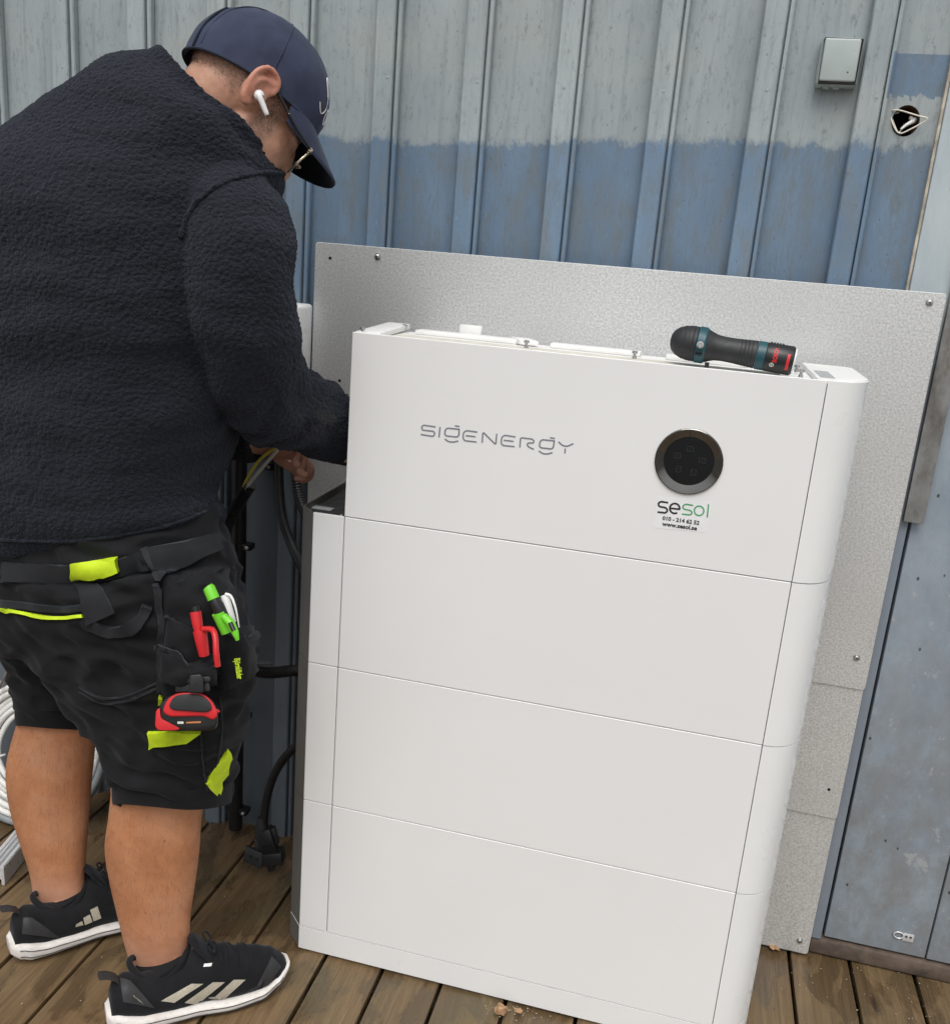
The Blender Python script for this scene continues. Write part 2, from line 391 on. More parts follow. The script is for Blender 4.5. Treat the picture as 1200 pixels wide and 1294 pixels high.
def mat_fleece():
    t = NT('sherpa_fleece')
    n = t.t.nodes.new('ShaderNodeTexNoise'); n.inputs['Scale'].default_value = 90; n.inputs['Detail'].default_value = 2; t.L(t.pos, n.inputs['Vector'])
    mx = t.t.nodes.new('ShaderNodeVectorMath'); mx.operation = 'MULTIPLY_ADD'; mx.inputs[1].default_value = (.004,) * 3; t.L(n.outputs['Color'], mx.inputs[0]); t.L(t.pos, mx.inputs[2])
    v = t.voro(1, (140, 140, 165), mx.outputs[0]); v2 = t.voro(1, (280, 280, 310), mx.outputs[0])
    h = t.math('SUBTRACT', 1, t.math('ADD', t.math('MULTIPLY', v, .8), t.math('MULTIPLY', v2, .35)))
    fz = t.noise(900, detail=2)
    h2 = t.math('ADD', h, t.math('MULTIPLY', fz, .25))
    col = t.ramp(t.noise(6), [(.3, (.0105, .0120, .0170)), (.7, (.016, .0178, .0240))])
    stain = t.t.nodes.new('ShaderNodeVectorMath'); stain.operation = 'DISTANCE'; stain.inputs[1].default_value = tuple(PY(388, 525, -.02)); t.L(t.pos, stain.inputs[0])
    sm = t.math('MULTIPLY', t.ramp(stain.outputs['Value'], [(.0, .6), (.05, 0)]), t.ramp(t.noise(70), [(.4, 0), (.65, 1)]))
    col = t.mix(sm, col, (.10, .08, .05))
    t.set(Base_Color=col, Roughness=.92, Sheen_Weight=.10, Sheen_Roughness=.6, Sheen_Tint=(.62, .68, .85)); t.b.inputs['Specular IOR Level'].default_value = .12
    d = t.t.nodes.new('ShaderNodeDisplacement'); d.inputs['Scale'].default_value = .0038; d.inputs['Midlevel'].default_value = .6
    t.L(h2, d.inputs['Height']); t.L(d.outputs[0], t.out.inputs['Displacement'])
    t.m.displacement_method = 'BOTH'; return t.m
def mat_cloth(name, col, weave=900, rough=.85, sheen=.15):
    t = NT(name); c = t.ramp(t.noise(25), [(.3, tuple(x * .75 for x in col)), (.7, tuple(x * 1.2 for x in col))])
    t.set(Base_Color=c, Roughness=rough, Sheen_Weight=sheen, Sheen_Tint=(.7, .75, .85)); t.b.inputs['Specular IOR Level'].default_value = .2
    t.bump(t.math('ADD', t.noise(weave, detail=1), t.math('MULTIPLY', t.noise(60, detail=4), 1.5)), .25, .0012); return t.m
def mat_skin():
    t = NT('skin')
    at = t.t.nodes.new('ShaderNodeAttribute'); at.attribute_name = 'hair'
    at2 = t.t.nodes.new('ShaderNodeAttribute'); at2.attribute_name = 'flush'
    leg = t.ramp(t.noise(14, detail=4), [(.3, (.46, .195, .092)), (.7, (.58, .275, .14))])
    head = t.ramp(t.noise(40, detail=4), [(.3, (.50, .27, .185)), (.7, (.60, .35, .25))])
    Z = t.xyz()[2]
    col = t.mix(t.ramp(Z, [(.55, 0), (.9, 1)]), leg, head)
    col = t.mix(t.ramp(Z, [(.07, 1), (.15, 0)]), col, (.53, .285, .195))
    col = t.mix(at2.outputs['Fac'], col, (.55, .20, .15))
    blot = t.noise(90, detail=5, rough=.7); col = t.mix(t.ramp(blot, [(.5, 0), (.75, .3)]), col, (.37, .145, .085))
    mid = t.noise(22, detail=5, rough=.7); col = t.mix(t.ramp(mid, [(.42, 0), (.7, .45)]), col, (.33, .125, .06)); col = t.mix(t.ramp(t.noise(9, detail=3), [(.5, 0), (.75, .35)]), col, (.62, .36, .24))
    mole = t.voro(24); col = t.mix(t.ramp(mole, [(.03, .6), (.06, 0)]), col, (.16, .06, .04))
    st = t.noise(1, (420, 420, 420), 2, .7)
    hm = t.math('MULTIPLY', at.outputs['Fac'], t.ramp(st, [(.40, .45), (.6, 1)]))
    col = t.mix(hm, col, (.045, .03, .026))
    t.set(Base_Color=col, Roughness=.48, Subsurface_Weight=.12, Subsurface_Radius=(.012, .005, .003), Subsurface_Scale=.5)
    t.b.inputs['Specular IOR Level'].default_value = .35
    t.bump(t.math('ADD', t.noise(260, detail=4), t.math('MULTIPLY', t.voro(900), .4)), .4, .0011); return t.m
def mat_panel():
    t = NT('white_powder_coat')
    c = t.ramp(t.noise(2.5, detail=3), [(.3, (.772, .777, .775)), (.7, (.805, .810, .808))])
    c = t.mix(t.ramp(t.voro(9), [(.012, .7), (.02, 0)]), c, (.22, .20, .18))
    c = t.mix(t.ramp(t.noise(11, detail=6, rough=.7), [(.66, 0), (.8, .3)]), c, (.56, .52, .47))
    t.set(Base_Color=c, Roughness=t.ramp(t.noise(7), [(.3, .36), (.7, .46)])); t.bump(t.noise(750, detail=2), .07, .0005); return t.m
def mat_sole():
    t = NT('grubby_white_foam'); g = t.noise(1, (60, 60, 200), 5, .7)
    c = t.ramp(g, [(.25, (.50, .44, .39)), (.42, (.68, .65, .61)), (.7, (.76, .74, .71))])
    c = t.mix(t.ramp(t.noise(28, detail=4), [(.55, 0), (.75, .4)]), c, (.48, .38, .32))
    t.set(Base_Color=c, Roughness=.75); t.bump(t.noise(1, (80, 80, 400), 3), .4, .0015); return t.m
M = dict(
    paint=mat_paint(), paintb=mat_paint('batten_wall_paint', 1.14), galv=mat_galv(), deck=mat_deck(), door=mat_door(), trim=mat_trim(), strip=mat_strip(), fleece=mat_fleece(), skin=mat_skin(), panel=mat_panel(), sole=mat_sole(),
    corner=simple('white_corner_plastic', (.80, .815, .81), .34, 0, .02, 6),
    topw=simple('white_casting', (.80, .80, .78), .42, 0, .04, 20),
    foam=simple('cream_gasket', (.66, .64, .56), .8, 0, .1, 60),
    bronze=simple('grey_side_metal', (.21, .205, .195), .42, .35, .06, 12),
    dark=simple('dark_inner_steel', (.045, .045, .047), .45, .4, .2, 40),
    seam=simple('dark_joint', (.05, .05, .05), .8, 0),
    lblgrey=simple('grey_label', (.38, .40, .41), .5),
    screw=simple('zinc_screw', (.55, .55, .55), .3, .9, .15, 300),
    screwd=simple('dark_screw', (.10, .10, .10), .35, .7),
    chrome=simple('polished_bezel', (.17, .168, .16), .12, 1, .1, 30),
    glass=simple('black_display_glass', (.006, .007, .009), .07, 0, .05),
    icon=simple('faint_icon_print', (.04, .043, .048), .3),
    logo=simple('grey_print', (.20, .215, .25), .5, 0, .03),
    stick=simple('sticker_film', (.82, .83, .84), .35, 0, .02), ink=simple('black_ink', (.018, .015, .02), .5), green=simple('green_ink', (.06, .36, .13), .5),
    rubber=simple('black_rubber', (.022, .024, .026), .55, 0, .2, 50, .2, 700), teal=simple('teal_plastic', (.012, .075, .095), .4, 0, .1),
    blackp=simple('black_plastic', (.014, .014, .015), .38, 0, .2, 60), red=simple('red_plastic', (.62, .022, .028), .38, 0, .06),
    limeg=simple('green_plastic', (.17, .62, .03), .4, 0, .05), whitep=simple('white_plastic', (.78, .78, .77), .32, 0, .03),
    hivis=simple('hi_vis_fabric', (.60, .80, .015), .7, 0, .1, 60, .3, 800), 
    shorts=mat_cloth('work_cloth', (.0088, .0092, .0104), 900, .86, .08), shorts2=mat_cloth('work_cloth_reinforced', (.0165, .0175, .0195), 1200, .88, .16),
    cap=mat_cloth('navy_cap_cloth', (.034, .042, .078), 1500, .8, .12), capu=mat_cloth('dark_cap_lining', (.008, .013, .022), 1500),
    thread=simple('white_thread', (.8, .8, .8), .7), hairm=simple('dark_hair', (.03, .02, .016), .6),
    cable=simple('black_cable', (.012, .012, .013), .45, 0, .2, 80), yellow=simple('yellow_sheath', (.68, .55, .06), .45), greyw=simple('grey_sheath', (.66, .66, .60), .45),
    silver=simple('aluminium', (.72, .73, .74), .34, .45, .02, 20), gold=simple('pale_gold_metal', (.60, .52, .40), .25, .9),
    lens=None, shoe=mat_cloth('black_knit', (.010, .0105, .012), 1000, .9, .1), shoe2=simple('charcoal_overlay', (.028, .028, .030), .65, 0, .15, 60, .2),
    stripe=simple('beige_reflective', (.50, .46, .37), .45, .1, .15, 400), greybox=simple('painted_grey_box', (.32, .37, .36), .42, 0, .1, 25),
    greybox2=simple('painted_box_lid', (.40, .455, .445), .32, 0, .06, 18), wire=simple('white_wire', (.74, .70, .60), .45),
    holem=simple('raw_wood_hole', (.12, .048, .022), .8, 0, .3, 60), black=simple('void_black', (.004, .004, .004), .9),
    sillw=simple('weathered_sill_wood', (.125, .092, .072), .7, 0, .3, 30, .5, 120), chip=simple('bark_chip', (.42, .25, .13), .8, 0, .3, 120, .5, 300),
    ground=simple('gravel_ground', (.16, .15, .13), .9, 0, .3, 8, .5, 60), coilw=simple('white_cable_sheath', (.74, .74, .71), .4, 0, .06, 20), coilg=simple('grey_plastic', (.23, .25, .26), .5),
)
def mat_lens():
    t = NT('clear_lens'); t.set(Base_Color=(1, 1, 1), Roughness=.02, Transmission_Weight=1.0, IOR=1.45); return t.m
M['lens'] = mat_lens()

# ================================================================== SETTING
WALL = .330          # board face
g = mesh_obj('ground', [(-40, -60, -.16), (40, -60, -.16), (40, 40, -.16), (-40, 40, -.16)], [(0, 1, 2, 3)], M['ground']); g['kind'] = 'structure'
deck = thing('deck', None, None, (0, 0, 0), kind='structure')
gaps = [-.285, -.142, .0, .112, .225, .347, .475, .603, .735, .863, .980, 1.101]
while gaps[0] > -2.2: gaps.insert(0, gaps[0] - .126)
while gaps[-1] < 2.4: gaps.append(gaps[-1] + .121)
for a, b in zip(gaps, gaps[1:]):
    dz = random.uniform(-.0015, .0015)
    box('board', a + .0032, b - .0032, -2.6, .36, -.028 + dz, dz - .002, M['deck'], deck, bevel=.003, segs=2)
for yj in (-2.4, -1.8, -1.2, -.6, 0, .32):
    box('joist', -2.2, 2.4, yj - .022, yj + .022, -.15, -.034, M['sillw'], deck)

wall = thing('clad_wall', 'board and batten wooden wall painted grey above and worn blue below', 'wall', (0, WALL, 0))
bat = [-.099 + .1625 * k for k in range(-10, 6)]
HX, HZ, HR = .793, 1.550, .021
for i, x in enumerate(bat):
    x1 = bat[i + 1] if i + 1 < len(bat) else .84 - .012
    # board behind, lapped under the battens
    if i == len(bat) - 1:
        # last board has the round cable hole
        v = []; f = []; n = 24; xa, xb, za, zb = x + .012, .842, -.02, 2.9
        for yy in (WALL, WALL + .022):
            for k in range(n):
                a = 2 * math.pi * k / n; v.append((HX + HR * math.cos(a), yy, HZ + HR * 1.12 * math.sin(a)))
            for k in range(n):
                a = 2 * math.pi * k / n; ca, sa = math.cos(a), math.sin(a); s = .035 / max(abs(ca), abs(sa)); v.append((HX + ca * s, yy, HZ + sa * s))
        for k in range(n):
            l = (k + 1) % n
            f += [(k, l, n + l, n + k), (2 * n + k, 3 * n + k, 3 * n + l, 2 * n + l), (k, 2 * n + k, 2 * n + l, l)]
        xl, xr, zl, zh = HX - .035, HX + .035, HZ - .035, HZ + .035
        parts = [(v, f)]
        for (p, q, r_, s_) in ((xa, xl, za, zb), (xr, xb, za, zb), (xl, xr, za, zl), (xl, xr, zh, zb)):
            parts.append(box_vf(p, q, WALL, WALL + .022, r_, s_))
        V, Fc = merge(*parts)
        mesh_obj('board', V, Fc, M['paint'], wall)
    else:
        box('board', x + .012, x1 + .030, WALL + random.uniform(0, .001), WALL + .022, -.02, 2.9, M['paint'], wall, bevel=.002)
    # batten: flat strip with a stepped right edge
    pf = [(x, WALL - .001), (x, WALL - .0185), (x + .002, WALL - .021), (x + .0335, WALL - .021), (x + .0355, WALL - .019), (x + .0360, WALL - .006), (x + .0382, WALL - .006), (x + .0390, WALL - .0145), (x + .0442, WALL - .0145), (x + .0460, WALL - .012), (x + .0460, WALL - .001)]
    z0, z1 = -.02, 2.9
    V = [(a, b, z) for z in (z0, z1) for a, b in pf]; n = len(pf)
    Fc = [(k, (k + 1) % n, n + (k + 1) % n, n + k) for k in range(n)] + [tuple(range(n)), tuple(range(n, 2 * n))]
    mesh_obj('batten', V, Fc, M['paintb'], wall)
    for z in (1.02 + random.uniform(-.01, .01), 1.578 + random.uniform(-.006, .006)):
        lathe('nail', (x + .021 + random.uniform(-.008, .008), WALL - .0208, z), (0, -1, 0), [(0, .0028), (.0006, .0026), (.0009, .0012)], M['greybox'], wall, n=10)
box('backing', -2.2, 2.6, WALL + .06, WALL + .09, -.1, 2.9, M['black'], wall)
box('door_frame', .8455, .9185, WALL - .012, WALL + .055, .036, 2.9, M['trim'], wall, bevel=.003)
box('frame_edge', .8405, .8445, WALL - .009, WALL + .03, .0, 2.9, simple('cream_edge', (.52, .47, .39), .7, 0, .3, 40), wall)
box('door_sill', .90, 2.4, WALL - .010, WALL + .10, .0, .034, M['sillw'], wall, bevel=.005)
# cable hole lining (open tube)
tv, tf = loft_vf([[Vector((HX + (HR - .0012) * math.cos(a), y, HZ + (HR * 1.12 - .0012) * math.sin(a))) for a in [2 * math.pi * k / 24 for k in range(24)]] for y in (WALL + .0015, WALL + .059)], cap=False)
mesh_obj('hole_lining', tv, tf, M['holem'], wall, smooth=True)

door = thing('door', 'scuffed pale blue painted door beside the steel sheet', 'door', (1.3, WALL, .036))
box('door_panel', .9250, 1.1120, WALL - .004, WALL + .036, .040, 2.2, M['door'], door, bevel=.002)
box('door_panel', 1.1150, 2.3, WALL - .0045, WALL + .036, .040, 2.2, M['door'], door, bevel=.002)
box('cover_strip', .9065, .9395, WALL - .024, WALL - .013, .905, 2.2, M['strip'], door, bevel=.0015)
pl = PY(1151, 1186, WALL - .004)
box('latch_plate', pl.x - .016, pl.x + .004, WALL - .0065, WALL - .0042, pl.z - .008, pl.z + .009, M['silver'], door, bevel=.0008)
tube('latch_ring', [(pl.x - .024 + .009 * math.cos(a), WALL - .007, pl.z + .003 + .007 * math.sin(a)) for a in [k * math.pi / 8 for k in range(16)]], .0014, M['silver'], door, n=8, closed=True)
for dx in (-.010, -.002): lathe('screw', (pl.x + dx, WALL - .0066, pl.z + .003), (0, -1, 0), [(0, .0025), (.0012, .002)], M['screwd'], door, n=10)

# ================================================================== STEEL SHEETS
SH = .300
def sheet(z0, z1, y, label, screws, holes=(), x0=-.194, x1=.900, r=.006):
    t = thing('steel_sheet', label, 'metal sheet', (.35, y, z0), 'galvanised sheets behind the cabinet')
    pf = []
    for cx, cz, a0 in ((x1 - r, z1 - r, 0), (x0 + r, z1 - r, 90), (x0 + r, z0 + r, 180), (x1 - r, z0 + r, 270)):
        for k in range(5):
            a = math.radians(a0 + 22.5 * k); pf.append((cx + r * math.cos(a), cz + r * math.sin(a)))
    n = len(pf); V = [(a, yy, b) for yy in (y, y + .0022) for a, b in pf]
    mesh_obj('sheet', V, [tuple(range(n)), tuple(range(n, 2 * n))] + [(k, (k + 1) % n, n + (k + 1) % n, n + k) for k in range(n)], M['galv'], t, bevel=.0006, segs=1)
    for px, py in screws:
        p = PY(px, py, y); s = lathe('screw', (p.x, y - .0001, p.z), (0, -1, 0), [(0, .0062), (.0012, .0060), (.0013, .0045), (.0035, .0040), (.0045, .0025)], M['screw'], t, n=16)
        lathe('socket', (p.x, y - .0046, p.z), (0, -1, 0), [(0, .0016), (.0004, .0014)], M['screwd'], s, n=8)
    for px, py in holes:
        p = PY(px, py, y); lathe('hole', (p.x, y - .0002, p.z), (0, -1, 0), [(0, .003), (.0002, .0028)], M['black'], t, n=12)
sheet(.585, 1.290, SH, 'large upper galvanised steel sheet on the wall behind the white cabinet', [(477, 324), (1174, 382), (1082, 831)], [(417, 326), (429, 481)])
sheet(.315, .602, SH + .0032, 'middle galvanised steel sheet lapped under the large upper one', [], [(1047, 998)], x1=.8985)
sheet(.004, .330, SH + .0064, 'lowest galvanised steel sheet standing on the deck boards', [(1010, 1189)], x1=.8975)

# ================================================================== WALL BOXES
jb = thing('junction_box', 'small square grey painted junction box on the wall', 'junction box', (.677, WALL, 1.62))
J0, J1, K0, K1 = .6445, .7075, 1.592, 1.664
box('box_base', J0, J1, WALL - .026, WALL + .0, K0, K1, M['greybox'], jb, bevel=.006, segs=3)
box('lid', J0 + .0045, J1 - .0045, WALL - .0315, WALL - .0262, K0 + .0065, K1 - .0035, M['greybox2'], jb, bevel=.004, segs=3)
tube('gasket', [(a, WALL - .0268, b) for a, b in ((J0 + .004, K0 + .0045), (J1 - .004, K0 + .0045), (J1 - .0028, K1 - .004), (J0 + .0028, K1 - .004))], .0022, M['blackp'], jb, n=8, closed=True)
for x in (J0 + .018, J0 + .034): lathe('knockout', (x, WALL - .014, K0 + .0005), (0, 0, -1), [(0, .006), (.003, .0055)], M['greybox'], jb, n=14)
lathe('screw', (.690, WALL - .0312, 1.612), (0, -1, 0), [(0, .0016), (.0006, .0012)], M['screwd'], jb, n=8)

wb = thing('white_box', 'tall white plastic box on the wall beside the steel sheet, behind the forearm', 'box', (-.27, WALL, .99))
box('housing', -.325, -.1965, .245, WALL - .022, .995, 1.176, M['whitep'], wb, bevel=.008, segs=3)
for z in (1.13, 1.05): lathe('screw', (-.206, .2449, z), (0, -1, 0), [(0, .003), (.001, .0025)], M['screw'], wb, n=10)

wt = thing('wire_loop', 'thin white wire looped out of the round hole in the wall', 'wire', (HX, WALL, HZ))
lp = smooth_path([PY(a, b, WALL + dy) for a, b, dy in ((1128, 143, .03), (1126, 140, .003), (1136, 139, -.006), (1160, 146, -.012), (1171, 149, -.014), (1168, 153, -.012), (1150, 163, -.008), (1136, 168, -.004), (1128, 157, -.002), (1126, 145, .004), (1135, 142, .02))], 6)
tube('wire', lp, .0012, M['wire'], wt, n=8)
tube('wire', smooth_path([PY(a, b, WALL + dy) for a, b, dy in ((1126, 146, .01), (1130, 158, .006), (1135, 167, .004), (1141, 160, .012))], 6), .0010, M['wire'], wt, n=8)
tube('connector', [PY(1138, 163, WALL + .004), PY(1144, 158, WALL + .008), PY(1153, 153, WALL + .012), PY(1156, 150, WALL + .014)], [.0018, .0026, .0038, .0036], M['whitep'], wt, n=10)
tube('connector', [PY(1155, 154, WALL + .012), PY(1150, 148, WALL + .018)], [.0038, .0034], M['whitep'], wt, n=10)

# ================================================================== CABINET
cab = thing('battery_cabinet', 'tall white home battery cabinet of stacked modules in front of the steel sheet', 'battery cabinet', (.35, .13, 0))
XL, XR, D = 0.0, .7046, .26
B0, H, HC = .052, .27, .30
XRR = .768
def prof_obj(name, pf, z0, z1, mat, parent, bevel=0, smooth=False, sharp=35):
    n = len(pf); V = [(a, b, z) for z in (z0, z1) for a, b in pf]
    Fc = [(k, (k + 1) % n, n + (k + 1) % n, n + k) for k in range(n)] + [tuple(range(n)), tuple(range(n, 2 * n))]
    return mesh_obj(name, V, Fc, mat, parent, bevel=bevel, smooth=smooth, sharp=sharp)
def corner_prof(x0, x1, y0, k=10):
    # quarter round running back along the side
    rx, ry = x1 - x0 - .004, .070
    p = [(x0, y0 + .004), (x0, y0)]
    for i in range(k + 1):
        a = math.pi / 2 * i / k; p.append((x0 + .004 + rx * math.sin(a), y0 + ry * (1 - math.cos(a))))
    p += [(x1, D - .03), (x1 - .01, D - .02), (x0, D - .02)]
    return p
G = .0015   # joint
def module(name, z0, z1, left=True, top=False):
    mo = bpy.data.objects.new(name, None); COL.objects.link(mo); attach(mo, cab)
    box('core', XL + .002, XR - .002, .006, D, z0 + .0002, z1 - (.030 if top else .0002), M['seam'] if not top else M['topw'], mo)
    box('front_panel', XL + (G * .5 if left else 0), XR - G * .4, 0, .0055, z0 + G * .5, z1 - G * .5, M['panel'], mo, bevel=.0007, segs=1)
    prof_obj('corner_cover', corner_prof(XR + G * .4, XRR, .0003), z0 + G * .6, z1 - G * .6, M['corner'], mo, smooth=True, sharp=25)
    # fine vent slots on the rounded corner
    sl = []
    for col_i, ang in enumerate((58, 66)):
        a = math.radians(ang); rx = XRR - XR - .004
        x = XR + .004 + rx * math.sin(a); y = .0003 + .070 * (1 - math.cos(a))
        z = z0 + .012 + .008 * col_i
        while z < z1 - .03:
            l = .017 + .006 * ((col_i * 7 + int(z * 100)) % 3)
            sl.append(tube_vf([(x - .0004, y + .0005, z), (x - .0004, y + .0005, min(z + l, z1 - .012))], .0009, 6)); z += l + .010
    V, Fc = merge(*sl); v = mesh_obj('vent_slots', V, Fc, M['corner'], mo, smooth=True)
    if left:
        box('side_strip', -.0548, XL - G * .5, 0.0002, .0055, z0 + G * .5, z1 - G * .5, M['panel'], mo, bevel=.0007, segs=1)
        prof_obj('side_cover', [(-.0550, .0006), (-.0860, .0310), (-.0860, D - .02), (-.0840, D - .02), (-.0840, .0322), (-.0536, .0022)], z0 + G * .6, z1 - G * .6, M['bronze'], mo)
        for za in (z1 - .0042, z0 + .0022): prof_obj('inner_plate', [(XL - .001, .0062), (-.0520, .0062), (-.0822, .0345), (-.0822, .058), (XL - .001, .058)], za, za + .002, M['dark'], mo)
    return mo
for k in range(3): module('battery_module', B0 + H * k, B0 + H * (k + 1))
zt = B0 + 3 * H; ZT = zt + HC
ctl = module('controller_module', zt, ZT, left=False, top=True)
# base plinth
bs = bpy.data.objects.new('base', None); COL.objects.link(bs); attach(bs, cab)
pf = [(-.0548, .0), (XR, .0)] + corner_prof(XR + .0005, XRR, .0)[2:-1] + [(XR, D - .02), (-.0860, D - .02), (-.0860, .0310)]
prof_obj('plinth', pf, .0035, B0 - .0008, M['panel'], bs, smooth=True, sharp=25)
prof_obj('corner_foot', [(-.0555, .0000), (-.0868, .0305), (-.0868, D - .03), (-.0862, D - .03), (-.0862, .0312), (-.0552, .0008)], .004, B0 - .001, M['bronze'], bs)
for x in (.0, .68):
    for y in (.05, .2): lathe('foot', (x, y, 0), (0, 0, 1), [(0, .018), (.0036, .018)], M['rubber'], bs, n=14)
# left stub of module 3: open top with steel bracket
obox('bracket', ((-.042), .135, zt - .012), (.036, 0, 0), (0, .09, 0), (0, 0, .0015), M['dark'], cab)
obox('bracket', (-.030, .19, zt + .02), (.028, .0, .022), (0, .03, 0), (-.0012, 0, .0015), M['bronze'], cab)
lb = obox('label_plate', (-.052, .034, zt - .0012), (.017, 0, 0), (0, .008, 0), (0, 0, .0006), M['lblgrey'], cab)
for x, y in ((-.010, .012), (-.05, .06), (-.035, .07), (-.028, .10)): lathe('screw', (x, y, zt - .0022 if y < .05 else zt - .0104), (0, 0, 1), [(0, .003), (.0015, .0025)], M['screw'], cab, n=10)
# controller top: white casting with ribs, gasket, screws, end cap
box('top_tray', XL + .001, XR - .001, .0062, .165, ZT - .012, ZT - .0065, M['topw'], ctl)
box('gasket', XL + .05, XR - .06, .040, .085, ZT - .0063, ZT - .0045, M['foam'], ctl)
for a, b in ((.062, .235), (.29, .435), (.475, .60)):
    box('rib', a, b, .128, .160, ZT - .0063, ZT + .0008, M['topw'], ctl, bevel=.0015)
obox('rib', (.245, .140, ZT - .001), (.016, 0, 0), (-.012, .022, 0), (0, 0, .004), M['topw'], ctl, bevel=.001)
obox('rib', (.022, .085, ZT - .001), (.020, 0, 0), (0, .078, .003), (0, 0, .0045), M['topw'], ctl, bevel=.002)
box('lug', .128, .166, .166, .176, ZT - .03, ZT + .014, M['whitep'], ctl, bevel=.001)
for x, y in ((.012, .012), (.040, .140), (.262, .070), (.430, .075), (.672, .118), (.672, .045)):
    sc = lathe('screw', (x, y, ZT - .004), (0, 0, 1), [(0, .0035), (.0035, .0032), (.0036, .0022), (.0075, .0022), (.0076, .0045), (.0105, .0042), (.0112, .003)], M['screw'], ctl, n=14)
for z in (ZT - .036, ZT - .272): lathe('side_screw', (XL + .0005, .02, z), (-1, 0, 0), [(0, .0045), (.004, .0042), (.0055, .0025)], M['screwd'], ctl, n=14)
pf = corner_prof(XR - .014, XRR - .001, .001); prof_obj('end_cap', pf, ZT - .006, ZT + .0012, M['topw'], ctl, bevel=.001)
box('end_label', XR - .008, XR + .012, .02, .115, ZT + .0014, ZT + .0018, M['lblgrey'], ctl)
# display
cx_, cz_ = PY(870, 583, 0).x, PY(870, 583, 0).z
lathe('display_bezel', (cx_, .0002, cz_), (0, -1, 0), [(0, .0495), (.0032, .0492), (.0040, .0480), (.0036, .0465), (.0006, .0365), (.0004, .0360), (.0004, .001)], M['chrome'], ctl, n=64)
dg_ = lathe('display_glass', (cx_, -.0006, cz_), (0, -1, 0), [(0, .0360), (.0007, .0358), (.0008, .001)], M['glass'], ctl, n=48)
def dmap(x, y): return Vector((cx_ + x, -.00155, cz_ + y))
ic = []
for ix, iy in ((0, .019), (-.017, .007), (.019, .004), (-.013, -.013), (.009, -.015)):
    w_, h_ = (.0045, .0035) if iy > 0 else (.0035, .0045)
    ic.append((fillet([(ix - w_, iy - h_), (ix + w_, iy - h_), (ix + w_, iy + h_), (ix - w_, iy + h_), (ix - w_, iy - h_)], .0015), False))
    ic.append(([(ix, iy - .0015), (ix, iy + .0015)], False))
ribbon('icons', ic, .0006, dmap, M['icon'], dg_)
# lettering SIGENERGY (strokes)
def lmap(x, y): return PY(520 + x / 5.4545, 520 + y / 5.4545, -.0004)
L_ = [fillet([(165, 106), (78, 93), (68, 112), (74, 128), (150, 136), (160, 150), (150, 172), (62, 158)], 14), [(196, 106), (188, 178)],
      fillet([(325, 122), (245, 114), (231, 128), (228, 158), (240, 168), (312, 176), (325, 165), (328, 122), (322, 122)], 14), [(298, 98), (330, 103)], fillet([(228, 188), (250, 206), (285, 212), (322, 202)], 20),
      fillet([(453, 142), (375, 131), (356, 146), (354, 186), (366, 201), (447, 210)], 18), [(372, 166), (440, 174)],
      fillet([(486, 215), (490, 150), (496, 146), (574, 223), (580, 220), (586, 153)], 6),
      fillet([(716, 175), (640, 163), (620, 178), (616, 220), (630, 234), (709, 242)], 18), [(634, 198), (702, 206)],
      fillet([(745, 248), (751, 180), (832, 190), (843, 204), (838, 218), (800, 216), (795, 230), (806, 244), (842, 260)], 12),
      fillet([(982, 202), (898, 194), (884, 208), (880, 240), (892, 250), (964, 258), (976, 246), (983, 202), (978, 202)], 14), [(953, 180), (986, 185)], fillet([(876, 270), (898, 288), (932, 294), (970, 283)], 20),
      fillet([(1012, 208), (1040, 236), (1076, 240), (1114, 220)], 26), [(1058, 254), (1055, 288)]]
ribbon('lettering', [(p, False) for p in L_], 10, lmap, M['logo'], ctl)
# sticker
st = [PY(a, b, -.0003) for a, b in ((830, 627), (899, 633), (893, 673), (825, 667))]
stk = mesh_obj('sticker', st, [(0, 1, 2, 3)], M['stick'], ctl)
def smap(x, y): return PY(820 + x / 4, 400 + y / 4, -.0007)
ribbon('sticker_print', [(fillet([(96, 941), (58, 935), (45, 945), (50, 960), (86, 967), (93, 980), (84, 993), (42, 988)], 9), False),
                         ([(106, 969)] + [(154, 974)] + arc(129, 970, 25, 10, -300, 26), False)], 9, smap, M['ink'], stk)
ribbon('sticker_print', [(fillet([(222, 955), (184, 948), (169, 958), (173, 973), (211, 981), (218, 993), (208, 1003), (165, 998)], 9), False),
                         (arc(252, 982, 24, 0, 360, 28), True), ([(300, 949), (293, 1016)], False)], 7, smap, M['green'], stk)
a_, b_ = smap(54, 1030), smap(266, 1046)
text('sticker_print', '010 - 214 62 52', .006, smap(160, 1032), Vector((1, 0, 0)), (0, 0, 1), M['ink'], stk, offset=.0002, fit=.0545)
text('sticker_print', 'www.sesol.se', .006, smap(154, 1060), Vector((1, 0, 0)), (0, 0, 1), M['ink'], stk, offset=.0002, fit=.0515)

